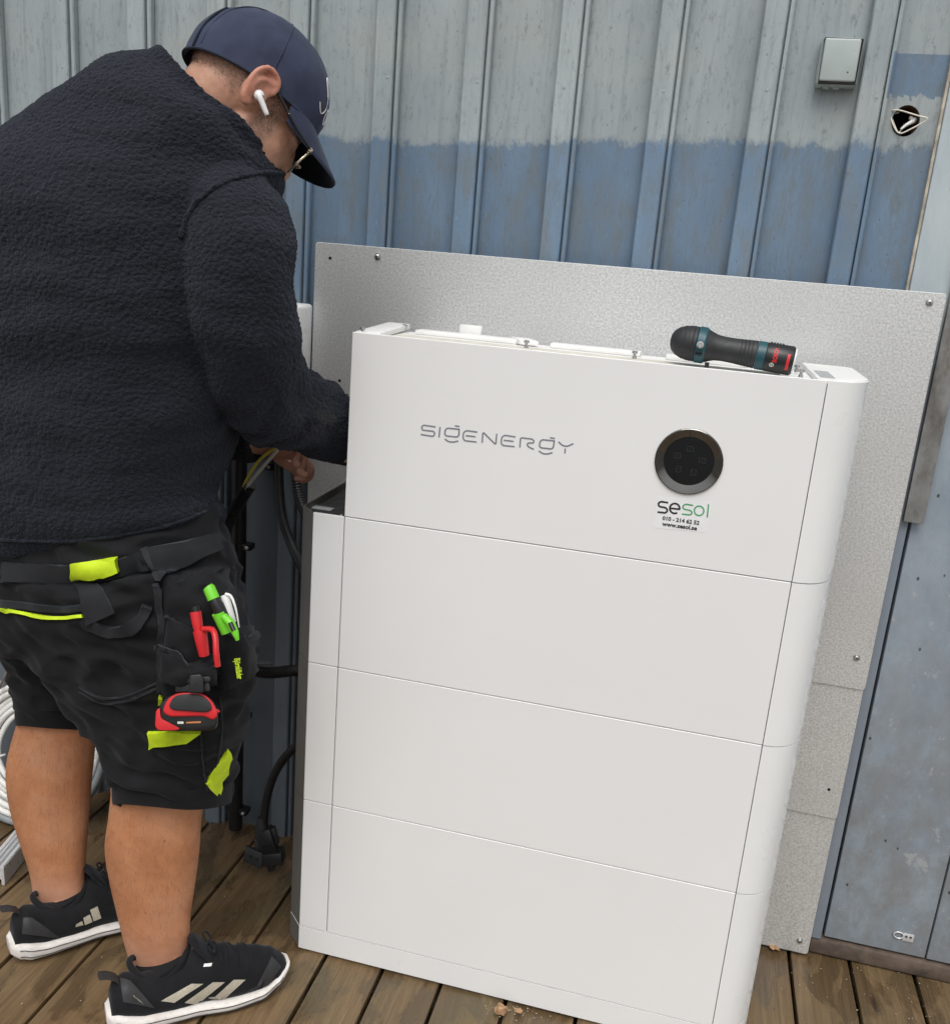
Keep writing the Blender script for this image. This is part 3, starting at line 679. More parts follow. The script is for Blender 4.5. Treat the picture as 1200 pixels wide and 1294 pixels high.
# ================================================================== SCREWDRIVER on the cabinet
def screwdriver():
    a = PY(846, 440, .045); b = PY(1004, 456, .045)
    zc = ZT + .0195
    A = Vector((PY(858, 437, .05).x, .055, zc + .010)); Bp = Vector((PY(1003, 452, .04).x, .045, zc - .002)); ax = (Bp - A).normalized(); Ln = (Bp - A).length
    t = thing('cordless_screwdriver', 'black and teal cordless screwdriver lying on top of the white cabinet', 'screwdriver', (A.x + Ln / 2, .05, ZT))
    k = Ln / .16
    P1 = [(-.014, .001), (-.013, .008), (-.010, .0145), (-.004, .0200), (.004, .0236), (.014, .0256), (.024, .0258)]
    lathe('head', A, ax, [(p * k, r) for p, r in P1] + [(.0245 * k, .0250)], M['rubber'], t, n=32)
    for i in range(3):
        q = A + ax * (.006 + .006 * i) * k; tube('grip_rib', [q + (Vector((0, 1, 0)) * math.cos(a2) + ax.cross(Vector((0, 1, 0))) * math.sin(a2)) * (.0240 + .0008 * i) for a2 in [2 * math.pi * j / 32 for j in range(32)]], .0009, M['rubber'], t, n=6, closed=True)
    co = lathe('collar', A, ax, [(.0245 * k, .0252), (.026 * k, .0268), (.036 * k, .0266), (.0385 * k, .0245)], M['teal'], t, n=32)
    sidev = (C - A); sidev = (sidev - ax * sidev.dot(ax)).normalized()
    q = A + ax * .031 * k + sidev * .0264
    lathe('button', q, sidev, [(0, .0055), (.0016, .0052), (.0018, .003), (.0006, .0026)], M['screw'], co, n=18)
    ups = ax.cross(sidev); ups = ups if ups.z > 0 else -ups
    for i in range(2): obox('slot', A + ax * .031 * k + sidev * .0245 - ups * (.010 + .0045 * i), ax * .005, sidev * .002, ups * .0012, M['blackp'], co)
    lathe('grip', A, ax, [(.0386 * k, .0243), (.045 * k, .0215), (.052 * k, .0190), (.062 * k, .0180), (.078 * k, .0182), (.094 * k, .0192), (.108 * k, .0202), (.109 * k, .0195)], M['rubber'], t, n=32)
    for i in range(4):
        q = A + ax * (.086 + .005 * i) * k; tube('grip_rib', [q + (Vector((0, 1, 0)) * math.cos(a2) + ax.cross(Vector((0, 1, 0))) * math.sin(a2)) * (.0186 + .0004 * i) for a2 in [2 * math.pi * j / 32 for j in range(32)]], .0007, M['rubber'], t, n=6, closed=True)
    lathe('band', A, ax, [(.1091 * k, .0198), (.110 * k, .0206), (.121 * k, .0208), (.1215 * k, .0200)], M['teal'], t, n=32)
    ba = lathe('battery', A, ax, [(.1216 * k, .0204), (.123 * k, .0209), (.157 * k, .0212), (.160 * k, .0195)], M['blackp'], t, n=32)
    def bm(p, h):  # point on the battery surface
        a2 = h / .0212; return A + ax * p * k + (sidev * math.cos(a2) + ups * math.sin(a2)) * .0215
    V = []; Fc = []
    for i in range(11):
        h = -.015 + .024 * i / 10; V += [bm(.1505, h), bm(.1545, h)]
    for i in range(10): Fc.append((2 * i, 2 * i + 1, 2 * i + 3, 2 * i + 2))
    mesh_obj('red_bar', V, Fc, M['red'], ba, smooth=True)
    me = text_mesh('BOSCH', .0082, 0, .0003)
    for v in me.vertices: v.co = bm(.1350 - v.co.y, .0045 + v.co.x * .80)
    link('lettering', me, M['red'], ba)
    V = [bm(.1320 + .0033 * math.cos(a2), -.0105 + .0033 * math.sin(a2)) for a2 in [2 * math.pi * j / 20 for j in range(20)]]
    mesh_obj('emblem', V, [tuple(range(20))], M['greyw'], ba)
    ribbon('emblem', [([(.1298, -.0105), (.1342, -.0105)], False), ([(.1306, -.0125), (.1306, -.0085)], False), ([(.1334, -.0125), (.1334, -.0085)], False)], .0006, lambda x, y: bm(x, y) + sidev * .0002, M['blackp'], ba)
    for i in range(5): obox('ridge', A + ax * (.126 + .004 * i) * k + ups * .0208, ax * .0011, sidev * .006, ups * .0012, M['blackp'], t)
    obox('stand', A + ax * .043 * k - Vector((0, 0, 1)) * .027 + sidev * .006, ax * .003, sidev * .004, Vector((0, 0, .004)), M['blackp'], t)
    lathe('ring', Bp, ax, [(-.0005, .0190), (.002, .0185), (.0022, .012)], M['whitep'], t, n=28)
screwdriver()
# ================================================================== PERSON
def V3(*a): return Vector(a)
def sil_ring(L, Rr, y, b, bf=None, n=44, e=2.3):
    """ring through two outline points at distance y, b deep away from and bf towards the viewer"""
    pL, pR = PY(L[0], L[1], y), PY(Rr[0], Rr[1], y); c = (pL + pR) / 2; a = (pR - pL) / 2
    d = (c - C).normalized(); ah = a.normalized(); d = (d - ah * d.dot(ah)).normalized(); bf = bf or b; o = []
    for k in range(n):
        t = 2 * math.pi * k / n; ct, st_ = math.cos(t), math.sin(t)
        x = math.copysign(abs(ct) ** (2 / e), ct); s2 = math.copysign(abs(st_) ** (2 / e), st_)
        o.append(c + a * x + d * (b if s2 > 0 else bf) * s2)
    return o
def dens(rings, k=3):
    """interpolate extra rings"""
    o = []
    for i in range(len(rings) - 1):
        r0, r1, r2, r3 = rings[max(i - 1, 0)], rings[i], rings[i + 1], rings[min(i + 2, len(rings) - 1)]
        for j in range(k):
            t = j / k
            o.append([.5 * ((2 * b) + (c - a) * t + (2 * a - 5 * b + 4 * c - d) * t * t + (3 * b - a - 3 * c + d) * t ** 3) for a, b, c, d in zip(r0, r1, r2, r3)])
    o.append(rings[-1]); return o
def scaled(r, s):
    c = sum(r, Vector()) / len(r); return [c + (p - c) * s for p in r]
def limb(pts, radii, n=24, k=6, sx=1, sy=1):
    P, Rr = smooth_path(pts, k, radii); return tube_vf(P, Rr, n, sx, sy)

person = thing('person', 'person in black fleece jacket, black work shorts and navy cap reaching behind the cabinet', 'person', (-.36, -.12, 0))

# ---- torso (jacket outline)
TR = [((-18, 712), (256, 674), -.135, .150), ((-30, 690), (264, 652), -.135, .165), ((-44, 640), (254, 624), -.135, .172), ((-55, 560), (272, 572), -.13, .180), ((-57, 470), (288, 508), -.125, .180),
      ((-50, 390), (302, 448), -.12, .175, .19), ((-36, 308), (316, 388), -.11, .160, .195), ((-10, 236), (328, 337), -.10, .140, .195), ((40, 176), (338, 290), -.09, .110, .180), ((100, 126), (346, 252), -.08, .085, .152), ((158, 87), (353, 228), -.072, .078, .130), ((202, 74), (350, 212), -.066, .082, .102)]
trings = [sil_ring(*a) for a in TR]
# stand-up collar
cr = trings[-1]; cn = (PY(292, 100, -.05) - PY(270, 137, -.05)).normalized()
c_ = sum(cr, Vector()) / len(cr)
def collar_ring(s, h): return [c_ + (p - c_) * s + cn * h for p in cr]
torso = loft_vf(dens(trings, 4) + [collar_ring(.985, .006), collar_ring(.965, .011), collar_ring(.94, .0145), collar_ring(.905, .0155), collar_ring(.85, .011)])
RA = [(262, 262, -.125, .084), (294, 292, -.155, .083), (303, 340, -.172, .077), (307, 400, -.165, .0755), (317, 458, -.130, .073), (340, 501, -.065, .070), (380, 520, .010, .067), (416, 540, .062, .0585), (442, 552, .098, .050), (452, 556, .112, .046)]
LA = [(190, 265, -.06, .070), (160, 262, .00, .082), (145, 285, .065, .086), (160, 330, .115, .082), (190, 395, .155, .077), (225, 470, .185, .072), (262, 520, .16, .062), (292, 544, .13, .053), (316, 553, .119, .048), (326, 556, .117, .045)]
def arm(A, s=1.0): return limb([PY(a, b, y) for a, b, y, r in A], [r * s for a, b, y, r in A])
def fold(p, nrm):
    # soft folds: strong near elbow and hem, faint elsewhere
    q = Vector((p.x * 6, p.y * 6, p.z * 15)); f_ = .0085 * noise.noise(q) + .004 * noise.noise(q * 2.1)
    el = PY(345, 495, -.04); d = (p - el).length
    if d < .16:
        ax_ = Vector((.75, .5, -.35)); s = (p - el).dot(ax_)
        f_ += .0095 * math.sin(s * 95 + 5 * noise.noise(p * 14)) * max(0, 1 - d / .16)
    if p.z < .95: f_ += .007 * (1 - (p.z - .75) / .2) * noise.noise(Vector((p.x * 16, p.y * 16, p.z * 7)))
    return f_
jm = remesh('jacket', [torso, arm(RA), arm(LA)], .0034, 7, fold)
jacket = link('jacket', jm, M['fleece'], person, smooth=True)
jb_ = bvh_of(jm)
for nm, pts in (('shoulder_seam', [(228, 300), (240, 268), (262, 243), (292, 227), (330, 218), (356, 219), (368, 226)]), ('hem_seam', [(0, 682), (70, 684), (140, 678), (210, 664), (266, 644)])):
    pth = smooth_path([Vector((a, b, 0)) for a, b in pts], 6)
    q = []
    for p_ in pth:
        l, nn = hit_px(jb_, p_.x, p_.y); q.append(l + nn * .0005)
    tube(nm, q, .0042 if nm[0] == 's' else .003, M['fleece'], jacket, n=8)

# ---- head frame
az = math.radians(57); pit = math.radians(47); rol = math.radians(11)
hf = Vector((math.sin(az), math.cos(az), 0)); F0 = hf * math.cos(pit) + Vector((0, 0, -math.sin(pit))); U0 = hf * math.sin(pit) + Vector((0, 0, math.cos(pit))); R0 = F0.cross(U0)
HU = U0 * math.cos(rol) - R0 * math.sin(rol); HRt = R0 * math.cos(rol) + U0 * math.sin(rol); HF = F0
EAR = PY(326, 116, -.125)              # right ear canal
HO = EAR - HRt * .074                  # head origin between the ears
def hp(x, y, z): return HO + HRt * x + HF * y + HU * z
HA = (HRt, HF, HU)
head = [ellipsoid_vf(hp(0, -.010, .034), .0745, .097, .084, HA, 28, 20), ellipsoid_vf(hp(0, .038, -.030), .060, .060, .080, HA), ellipsoid_vf(hp(0, .050, -.075), .046, .045, .034, HA),
        ellipsoid_vf(hp(0, .02, -.058), .057, .05, .04, HA), ellipsoid_vf(hp(0, .052, .030), .056, .034, .04, HA), ellipsoid_vf(hp(0, .076, .014), .045, .014, .010, HA),
        ellipsoid_vf(hp(.03, .058, -.022), .026, .026, .024, HA), ellipsoid_vf(hp(-.03, .058, -.022), .026, .026, .024, HA),
        limb([hp(0, .084, .012), hp(0, .092, -.006), hp(0, .101, -.021), hp(0, .090, -.031)], [.010, .011, .0125, .010], 14, 4), ellipsoid_vf(hp(.010, .090, -.026), .008, .010, .008, HA), ellipsoid_vf(hp(-.010, .090, -.026), .008, .010, .008, HA),
        ellipsoid_vf(hp(0, .092, -.056), .024, .012, .006, HA), ellipsoid_vf(hp(0, .089, -.066), .020, .012, .006, HA)]
nb = c_ - cn * .06
head.append(limb([nb - cn * .05, nb, (nb + hp(0, -.030, -.020)) / 2, hp(0, -.026, -.010), hp(0, -.02, .02)], [.068, .064, .060, .058, .050], 28, 6))
# ears
for s in (1, -1):
    def ep(y, z, x=0): return hp(s * (.0745 + x * .85), y * .86, z * .86)
    hel = [(.010, .006, .002), (.016, .016, .007), (.012, .030, .010), (-.001, .036, .014), (-.015, .032, .019), (-.022, .018, .022), (-.022, .002, .020), (-.016, -.014, .015), (-.008, -.026, .010), (.001, -.030, .006)]
    head.append(limb([ep(a, b, c) for a, b, c in hel], [.0034, .0038, .0040, .0040, .0042, .0042, .0042, .0044, .0055, .0058], 10, 4))
    head.append(limb([ep(.006, .022, .011), ep(-.005, .018, .015), ep(-.0115, .006, .018), ep(-.009, -.008, .016), ep(-.001, -.015, .012)], [.0030, .0036, .0038, .0036, .0030], 10, 4))
    head.append(limb([ep(.014, .002, .003), ep(.011, -.005, .005), ep(.007, -.014, .005)], [.004, .005, .004], 10, 4))
    head.append(limb([ep(-.002, -.027, .006), ep(.004, -.022, .004)], [.0075, .006], 10, 3))
    head.append(ellipsoid_vf(ep(-.006, .004, .001), .006, .018, .030, HA, 16, 10)); head.append(ellipsoid_vf(ep(-.003, .019, .0065), .0050, .019, .0205, HA, 16, 10)); head.append(ellipsoid_vf(ep(-.012, -.004, .009), .0045, .010, .018, HA, 16, 10))
    head.append(limb([ep(-.018, .022, .012), ep(-.019, .0, .011), ep(-.008, -.022, .005)], [.005, .006, .006], 10, 3))
# ---- legs
LG = {'r': [((90, 800), (260, 790), -.17, .08), ((125, 900), (270, 890), -.172, .075), ((146, 985), (258, 985), -.17, .062), ((144, 1030), (250, 1030), -.168, .058), ((139, 1072), (247, 1074), -.168, .060), ((144, 1115), (242, 1118), -.168, .054), ((153, 1158), (237, 1158), -.17, .045), ((160, 1190), (236, 1188), -.172, .039), ((168, 1222), (230, 1222), -.174, .034), ((168, 1250), (230, 1250), -.178, .033)],
      'l': [((44, 800), (110, 800), -.078, .05), ((44, 870), (110, 870), -.08, .052), ((30, 915), (114, 918), -.082, .058), ((19, 955), (112, 955), -.08, .060), ((16, 985), (109, 985), -.08, .060), ((20, 1025), (107, 1025), -.08, .054), ((31, 1065), (105, 1060), -.082, .045), ((42, 1100), (103, 1092), -.085, .038), ((46, 1130), (103, 1126), -.088, .034), ((46, 1165), (103, 1165), -.092, .033)]}
body = head[:]
for k_ in ('r', 'l'): body.append(loft_vf(dens([sil_ring(a, b, y, d, n=28, e=2.05) for a, b, y, d in LG[k_]], 5)))
# feet inside the shoes
HEEL = {'r': PZ(147, 1295), 'l': PZ(24, 1206)}
FDIR = {'r': (PZ(353, 1236) - PZ(147, 1295)), 'l': PZ(160, 1164) - PZ(38, 1208)}
for k_ in 'rl':
    d_ = FDIR[k_].normalized(); h_ = HEEL[k_]
    body.append(limb([h_ + d_ * .05 + V3(0, 0, .05), h_ + d_ * .12 + V3(0, 0, .052), h_ + d_ * .2 + V3(0, 0, .044), h_ + d_ * .24 + V3(0, 0, .042)], [.022, .024, .018, .013], 16, 4))
# pelvis, torso core, arms
body.append(loft_vf(dens([scaled(r, .84) for r in [sil_ring((30, 790), (240, 780), -.14, .10)] + trings[1:11]], 2)))
body.append(arm(RA, .62)); body.append(arm(LA, .62))
# ---- hands
def hand(wr, d, nrm, curl=.5, s=1, thumb=1):
    """wr wrist, d pointing direction, nrm back of hand"""
    d = d.normalized(); nrm = (nrm - d * nrm.dot(d)).normalized(); sd = d.cross(nrm) * thumb
    out_ = [limb([wr - d * .05, wr, wr + d * .03 * s, wr + d * .065 * s, wr + d * .085 * s], [.026, .026, .031, .036, .033], 20, 4, sx=.55 if True else 1)]
    fr, nn_ = frames([wr - d * .05, wr + d])[0], None
    # palm as a flattened box-like loft so that its width follows sd
    rings = []
    for t, wd, th in ((-.05, .027, .021), (0, .028, .020), (.025, .036, .018), (.06, .042, .016), (.088, .040, .0125)):
        rings.append([wr + d * t * s + sd * wd * s * math.cos(a) + nrm * th * s * math.sin(a) for a in [2 * math.pi * k / 18 for k in range(18)]])
    out_ = [loft_vf(rings)]
    for i, (off, ln, r) in enumerate(((.030, .072, .0088), (.0105, .080, .0092), (-.010, .074, .0088), (-.029, .058, .0078))):
        p = wr + d * .075 * s + sd * off * s; q = [p]; dd = d.copy(); seg = [.45, .32, .26]
        for j in range(3):
            ang = curl * (.55 + .3 * j) * (1 + .12 * i); dd = (dd * math.cos(ang) - nrm * math.sin(ang)).normalized() if j == 0 else (dd * math.cos(ang) - (dd.cross(sd) if (dd.cross(sd)).dot(nrm) > 0 else -dd.cross(sd)) * math.sin(ang)).normalized()
            q.append(q[-1] + dd * ln * s * seg[j])
        out_.append(limb(q, [r * s, r * s * .98, r * s * .9, r * s * .72], 12, 4))
    p = wr + d * .022 * s + sd * .026 * s
    out_.append(limb([p, p + (d * .5 + sd * .75 - nrm * .2).normalized() * .034 * s, p + (d * .5 + sd * .75 - nrm * .2).normalized() * .034 * s + (d * .85 + sd * .2 - nrm * .35).normalized() * .03 * s, p + (d * .5 + sd * .75 - nrm * .2).normalized() * .034 * s + (d * .8 - nrm * .6).normalized() * .055 * s + sd * .004], [.014 * s, .0115 * s, .0098 * s, .0075 * s], 12, 4))
    return out_
LW = PY(326, 560, .117); RW = PY(448, 562, .108)
body += hand(LW, PY(380, 570, .125) - LW, Vector((-.2, .5, .75)), 1.0, .92, -1)
body += hand(RW, Vector((.10, .6, .05)), Vector((-.3, .3, .9)), .6, 1.0, 1)
bm_ = remesh('body', body, .0027, 4)
# hair and flush masks
hair, flush = [], []
for v in bm_.vertices:
    q = v.co - HO; x, y, z = q.dot(HRt), q.dot(HF), q.dot(HU); h_ = 0; fl = 0
    if v.co.z > 1.2:
        inv = 1 if abs(x) < .0815 else 0
        if y < -.012 and z > -.045: h_ = max(h_, min(1, (z + .045) / .05) * .72 * min(1, (-.012 - y) / .012))       # clipped nape
        if z > .012 and y > -.03: h_ = max(h_, .85)
        if y > .012 and z < .03:                                              # sideburn and beard
            e_ = (y - .012) / .014; e2 = (.056 - y + max(0, -z - .035) * 1.6) / .016
            h_ = max(h_, max(0, min(1, e_)) * max(0, min(1, e2)) * .95 * (1 if z > -.02 else .9))
        h_ *= inv
        if not inv: fl = .55
        h_ *= .85 + .4 * noise.noise(v.co * 60)
    elif v.co.z > .8: fl = .25
    hair.append(max(0, min(1, h_))); flush.append(fl)
for nm, dat in (('hair', hair), ('flush', flush)):
    at = bm_.attributes.new(nm, 'FLOAT', 'POINT'); at.data.foreach_set('value', dat)
bodyo = link('body', bm_, M['skin'], person, smooth=True)

# short clipped hair on the nape and beard, short leg hair
def strands(name, mask, n_try, ln, mat, parent, lean, rr=.00022):
    V = []; Fc = []; bb = bm_.polygons
    idx = [i for i in range(len(bb)) if mask(bb[i].center)]
    for _ in range(min(n_try, len(idx) * 3)):
        p = bb[random.choice(idx)]; c = p.center + Vector((random.uniform(-1, 1), random.uniform(-1, 1), random.uniform(-1, 1))) * .0012
        d = (p.normal + lean + Vector((random.gauss(0, .35), random.gauss(0, .35), random.gauss(0, .35)))).normalized()
        s = d.cross(Vector((random.gauss(0, 1), random.gauss(0, 1), random.gauss(0, 1)))).normalized() * rr; l = ln * random.uniform(.6, 1.3)
        o = len(V); V += [c - s, c + s, c + d * l]; Fc.append((o, o + 1, o + 2))
    if V:
        me = bpy.data.meshes.new(name); me.from_pydata([tuple(v) for v in V], [], Fc); o_ = link(name, me, mat, parent); o_['kind'] = 'stuff'; return o_
def hl(c): q = c - HO; return q.dot(HRt), q.dot(HF), q.dot(HU)
strands('hair', lambda c: c.z > 1.3 and abs(hl(c)[0]) < .08 and -.2 < hl(c)[1] < -.02 and hl(c)[2] > -.025 and hl(c)[0] > -.03, 7000, .0035, M['hairm'], person, HU * -.4)
strands('beard', lambda c: c.z > 1.2 and abs(hl(c)[0]) < .08 and .014 < hl(c)[1] < .050 - min(0, hl(c)[2] + .035) * 1.2 and hl(c)[2] < .02, 4200, .0035, M['hairm'], person, HF * .3 - HU * .5)
strands('leg_hair', lambda c: .13 < c.z < .5, 6000, .010, M['hairm'], person, Vector((0, 0, -1.6)), .00012)

# ---- shorts
PR = [((-14, 668), (262, 640), -.135, .140), ((-16, 700), (268, 676), -.137, .148), ((-14, 740), (282, 712), -.14, .150), ((-6, 785), (296, 765), -.145, .148), ((20, 830), (300, 815), -.15, .135)]
RL = [((6, 745), (285, 720), -.17, .130), ((22, 800), (298, 785), -.175, .122), ((70, 850), (306, 838), -.178, .110), ((114, 905), (304, 885), -.178, .096), ((144, 950), (294, 935), -.176, .084), ((157, 985), (287, 975), -.174, .076), ((160, 1012), (281, 1006), -.172, .073)]
LL = [((-8, 745), (150, 760), -.06, .13), ((10, 800), (150, 815), -.065, .110), ((24, 850), (142, 865), -.07, .092), ((34, 890), (128, 898), -.075, .080), ((40, 915), (116, 920), -.078, .075)]
def wr(p, nrm):
    q = Vector((p.x * 9, p.y * 9, p.z * 16)); f_ = .008 * noise.noise(q) + .0065 * noise.noise(q * 2.3 + Vector((3, 1, 0))) + .004 * (1 - abs(noise.noise(q * 1.6 + Vector((0, 5, 2)))) * 4)
    f_ += .0035 * math.sin(p.z * 130 + p.x * 60 + 7 * noise.noise(p * 11)) * (.3 + max(0, noise.noise(p * 6)))
    return f_ * min(1, max(.35, (p.z - .30) / .1))
sm_ = remesh('shorts', [loft_vf(dens([sil_ring(*a) for a in PR], 3)), loft_vf(dens([sil_ring(*a, e=2.5) for a in RL], 4)), loft_vf(dens([sil_ring(*a) for a in LL], 4))], .004, 6, wr)
# slanted right hem: front corner hangs lower
for v in sm_.vertices:
    if v.co.z < .42 and v.co.y < -.02 and v.co.x > -.34:
        t = max(0, min(1, (v.co.x + .30) / .12)); v.co.z -= .018 * math.sin(math.pi * t) * max(0, min(1, (.42 - v.co.z) / .04))
shorts = link('shorts', sm_, M['shorts'], person, smooth=True)
sb = bvh_of(sm_)
# hem bands
def band(name, pts, w, mat, off=.0015, th=.0025): return strip(name, sb, pts, w, mat, shorts, off, th)
def hem_band(tab, h, k=1.0):
    r0 = sil_ring(*tab[-1], e=2.4); up_ = V3(0, 0, 1); rings_ = []
    for sc, z in ((.93, .004), (.985, -.004), (1.035, -.006), (1.05, .002), (1.05, h * .5), (1.045, h), (1.02, h + .004), (.95, h + .002)):
        c0 = sum(r0, Vector()) / len(r0); rr_ = []
        for p in r0:
            q = c0 + (p - c0) * sc; w_ = 1 + .5 * noise.noise(p * 13)
            rr_.append(q + up_ * z * w_ + (p - c0).normalized() * .004 * noise.noise(q * 22) - up_ * k * .022 * max(0, (p - c0).normalized().dot(Vector((.75, -.66, 0)))) ** 2)
        rings_.append(rr_)
    V, Fc = loft_vf(dens(rings_, 2), cap=False); return mesh_obj('hem_band', V, Fc, M['shorts'], shorts, smooth=True, sharp=80)
hem_band(RL, .026); hem_band(LL, .024, 0)
# waistband, belt loops, pockets
band('waistband', [(2, 722), (70, 726), (130, 722), (185, 708)], 24, M['shorts2'])
patch('belt_loop', sb, [(93, 712), (149, 703), (152, 721), (97, 730)], M['hivis'], shorts, 10, 4, .016, .003, puff=.002)
patch('loop_strap', sb, [(98, 738), (127, 738), (146, 775), (112, 790)], M['shorts2'], shorts, 5, 8, .003, .003)
band('pocket_piping', [(0, 768), (30, 775), (70, 781), (106, 779)], 4.2, M['hivis'], .003, .003)
band('pocket_welt', [(0, 762), (35, 766), (75, 770), (104, 768)], 9, M['shorts2'], .001, .003)
band('pocket_edge', [(108, 782), (130, 796), (155, 797), (178, 783), (186, 765)], 13, M['shorts2'], .003, .004)
patch('holster_flap', sb, [(176, 694), (266, 676), (270, 695), (196, 733)], M['shorts2'], shorts, 14, 8, .022, .004, puff=.004, wave=.003)
patch('holster_pocket', sb, [(204, 700), (272, 690), (322, 832), (206, 872)], M['shorts'], shorts, 20, 22, .006, .004, puff=.014, wave=.009)
hp_o = patch('tool_pocket', sb, [(210, 776), (262, 796), (266, 872), (204, 872)], M['shorts'], shorts, 18, 18, .016, .004, puff=.020, wave=.010)
tp2 = patch('tool_pocket', sb, [(262, 790), (310, 790), (318, 838), (272, 872)], M['shorts'], shorts, 18, 18, .014, .004, puff=.018, wave=.009)
patch('pouch_front', sb, [(206, 812), (268, 818), (269, 850), (204, 852)], M['shorts'], shorts, 16, 14, .040, .004, puff=.012, wave=.006, edge=lambda a, b: (0, 7 * math.sin(math.pi * a) * (1 - b)))
patch('pouch_front', sb, [(270, 798), (303, 798), (306, 842), (274, 866)], M['shorts'], shorts, 14, 14, .026, .004, puff=.010, wave=.006, edge=lambda a, b: (0, 6 * math.sin(math.pi * a) * (1 - b)))
band('pouch_binding', [(210, 814), (224, 820), (240, 824), (254, 823), (264, 820)], 4, M['shorts2'], .044, .004)
band('pouch_binding', [(272, 799), (282, 804), (292, 804), (302, 799)], 4, M['shorts2'], .030, .004)
band('pocket_binding', [(212, 768), (222, 788), (240, 797), (262, 792)], 5, M['shorts2'], .020, .004)
band('pocket_binding', [(196, 735), (203, 780), (206, 830), (203, 870)], 8, M['shorts2'], .008, .004)
patch('hivis_tab', sb, [(187, 924), (254, 924), (236, 938), (190, 942)], M['hivis'], shorts, 10, 4, .003, .003)
patch('hivis_tab', sb, [(287, 946), (291, 958), (272, 1006), (259, 990)], M['hivis'], shorts, 4, 8, .003, .003)
patch('hivis_tab', sb, [(201, 878), (206, 880), (206, 886), (201, 886)], M['hivis'], shorts, 2, 2, .004, .003)
for pts in ([(254, 925), (256, 960), (262, 1000)], [(278, 880), (280, 930), (270, 985)], [(100, 868), (130, 882), (165, 878), (200, 862)], [(100, 874), (130, 888), (166, 884), (200, 869)]): band('stitch_line', pts, 2.2, M['shorts2'], .001, .0012)
# green lettering on the pocket
me = text_mesh('Björnkläder', 10, 0, .25)
xs = [v.co.x for v in me.vertices]; kx = 27 / (max(xs) - min(xs))
tb = bvh_of(tp2.data); l0, n0 = hit_px(tb, 300, 846); D0 = (l0 - C).dot(fwd)
for v in me.vertices:
    u_, w_ = v.co.x * kx, v.co.y * kx * 1.9
    px_, py_ = 301 + u_ * .14 + w_ * .97, 845 + u_ * .97 - w_ * .14
    l, nn, _, _ = tb.ray_cast(C, ray(px_, py_).normalized())
    v.co = C + ray(px_, py_) * (D0 - .034)
link('lettering', me, M['hivis'], shorts)

# ---- cap
def capp(x, y, z): return hp(x, y, z)
tilt = math.radians(19)
def cap_local(th, ph):
    # th from rim (0) to crown (pi/2); ph around
    x = .0815 * math.cos(th) * math.sin(ph); y = .1055 * math.cos(th) * math.cos(ph); z = .112 * math.sin(th)
    bulge = 1 + .05 * math.sin(2 * th)
    x *= bulge; y *= bulge
    yy = y * math.cos(tilt) - z * math.sin(tilt); zz = y * math.sin(tilt) * -1 * -1 + z * math.cos(tilt)
    return x, yy - .004, zz + .021
rings = []
nph = 60
for i in range(20):
    th = math.radians(-4 + 94 * i / 19); th = min(th, math.radians(89.5))
    ring_ = []
    for k in range(nph):
        ph = 2 * math.pi * k / nph
        x, y, z = cap_local(th, ph)
        sgr = .0009 * max(0, 1 - abs(((ph / (math.pi / 3)) + .5) % 1 - .5) * 16) if th < 1.4 else 0
        wv = .0022 * noise.noise(Vector((x * 30, y * 30, z * 30)))
        sc_ = 1 - (sgr - wv) / .09
        lift = 0
        if th < .5:
            # arched cut-out over the nape with an adjusting strap below
            d_ = abs(((ph - math.pi + math.pi) % (2 * math.pi)) - math.pi)
        ring_.append(hp(x * sc_, y * sc_, z))
    rings.append(ring_)
inner = [[hp(*(Vector(((p - HO).dot(HRt), (p - HO).dot(HF), (p - HO).dot(HU))) * .972)) for p in r] for r in rings[:12]]
cv, cf = loft_vf(inner[::-1] + rings, cap=False)
cf.append(tuple(len(cv) - nph + k for k in range(nph)))
capo = mesh_obj('cap', cv, cf, M['cap'], person, smooth=True, sharp=60)
# brim
bv, bf_ = [], []; NU, NV = 24, 10
def brim_pt(s, t):
    # s -1..1 across, t 0..1 outwards
    ph = s * math.radians(66); x, y, z = cap_local(math.radians(-2), ph)
    ln = .066 * (math.cos(s * math.pi / 2 * .97) ** .55)
    return Vector((x * (1 + .02 * t), y + ln * t, z - .30 * ln * t - .016 * (x / .08) ** 2 * t * 1.3))
for th_ in (0, -.0032):
    for j in range(NV + 1):
        for i in range(NU + 1):
            p = brim_pt(-1 + 2 * i / NU, j / NV); bv.append(hp(p.x, p.y, p.z + th_))
n_ = NU + 1; N_ = len(bv) // 2
for j in range(NV):
    for i in range(NU):
        a = j * n_ + i; bf_.append((a, a + 1, a + n_ + 1, a + n_)); bf_.append((N_ + a, N_ + a + n_, N_ + a + n_ + 1, N_ + a + 1))
for i in range(NU): a = NV * n_ + i; bf_.append((a, a + 1, N_ + a + 1, N_ + a))
for j in range(NV):
    for a, b in ((j * n_, (j + 1) * n_), (j * n_ + NU, (j + 1) * n_ + NU)): bf_.append((a, b, N_ + b, N_ + a))
bo = mesh_obj('brim', bv, bf_, M['cap'], capo, smooth=True, sharp=60)
lv = [v - HU * .0006 for v in bv[N_:]]
me = bpy.data.meshes.new('brim_underside'); me.from_pydata([tuple(v) for v in lv], [], [(j * n_ + i, j * n_ + i + 1, (j + 1) * n_ + i + 1, (j + 1) * n_ + i) for j in range(NV) for i in range(NU)]); link('brim_underside', me, M['capu'], capo, smooth=True)
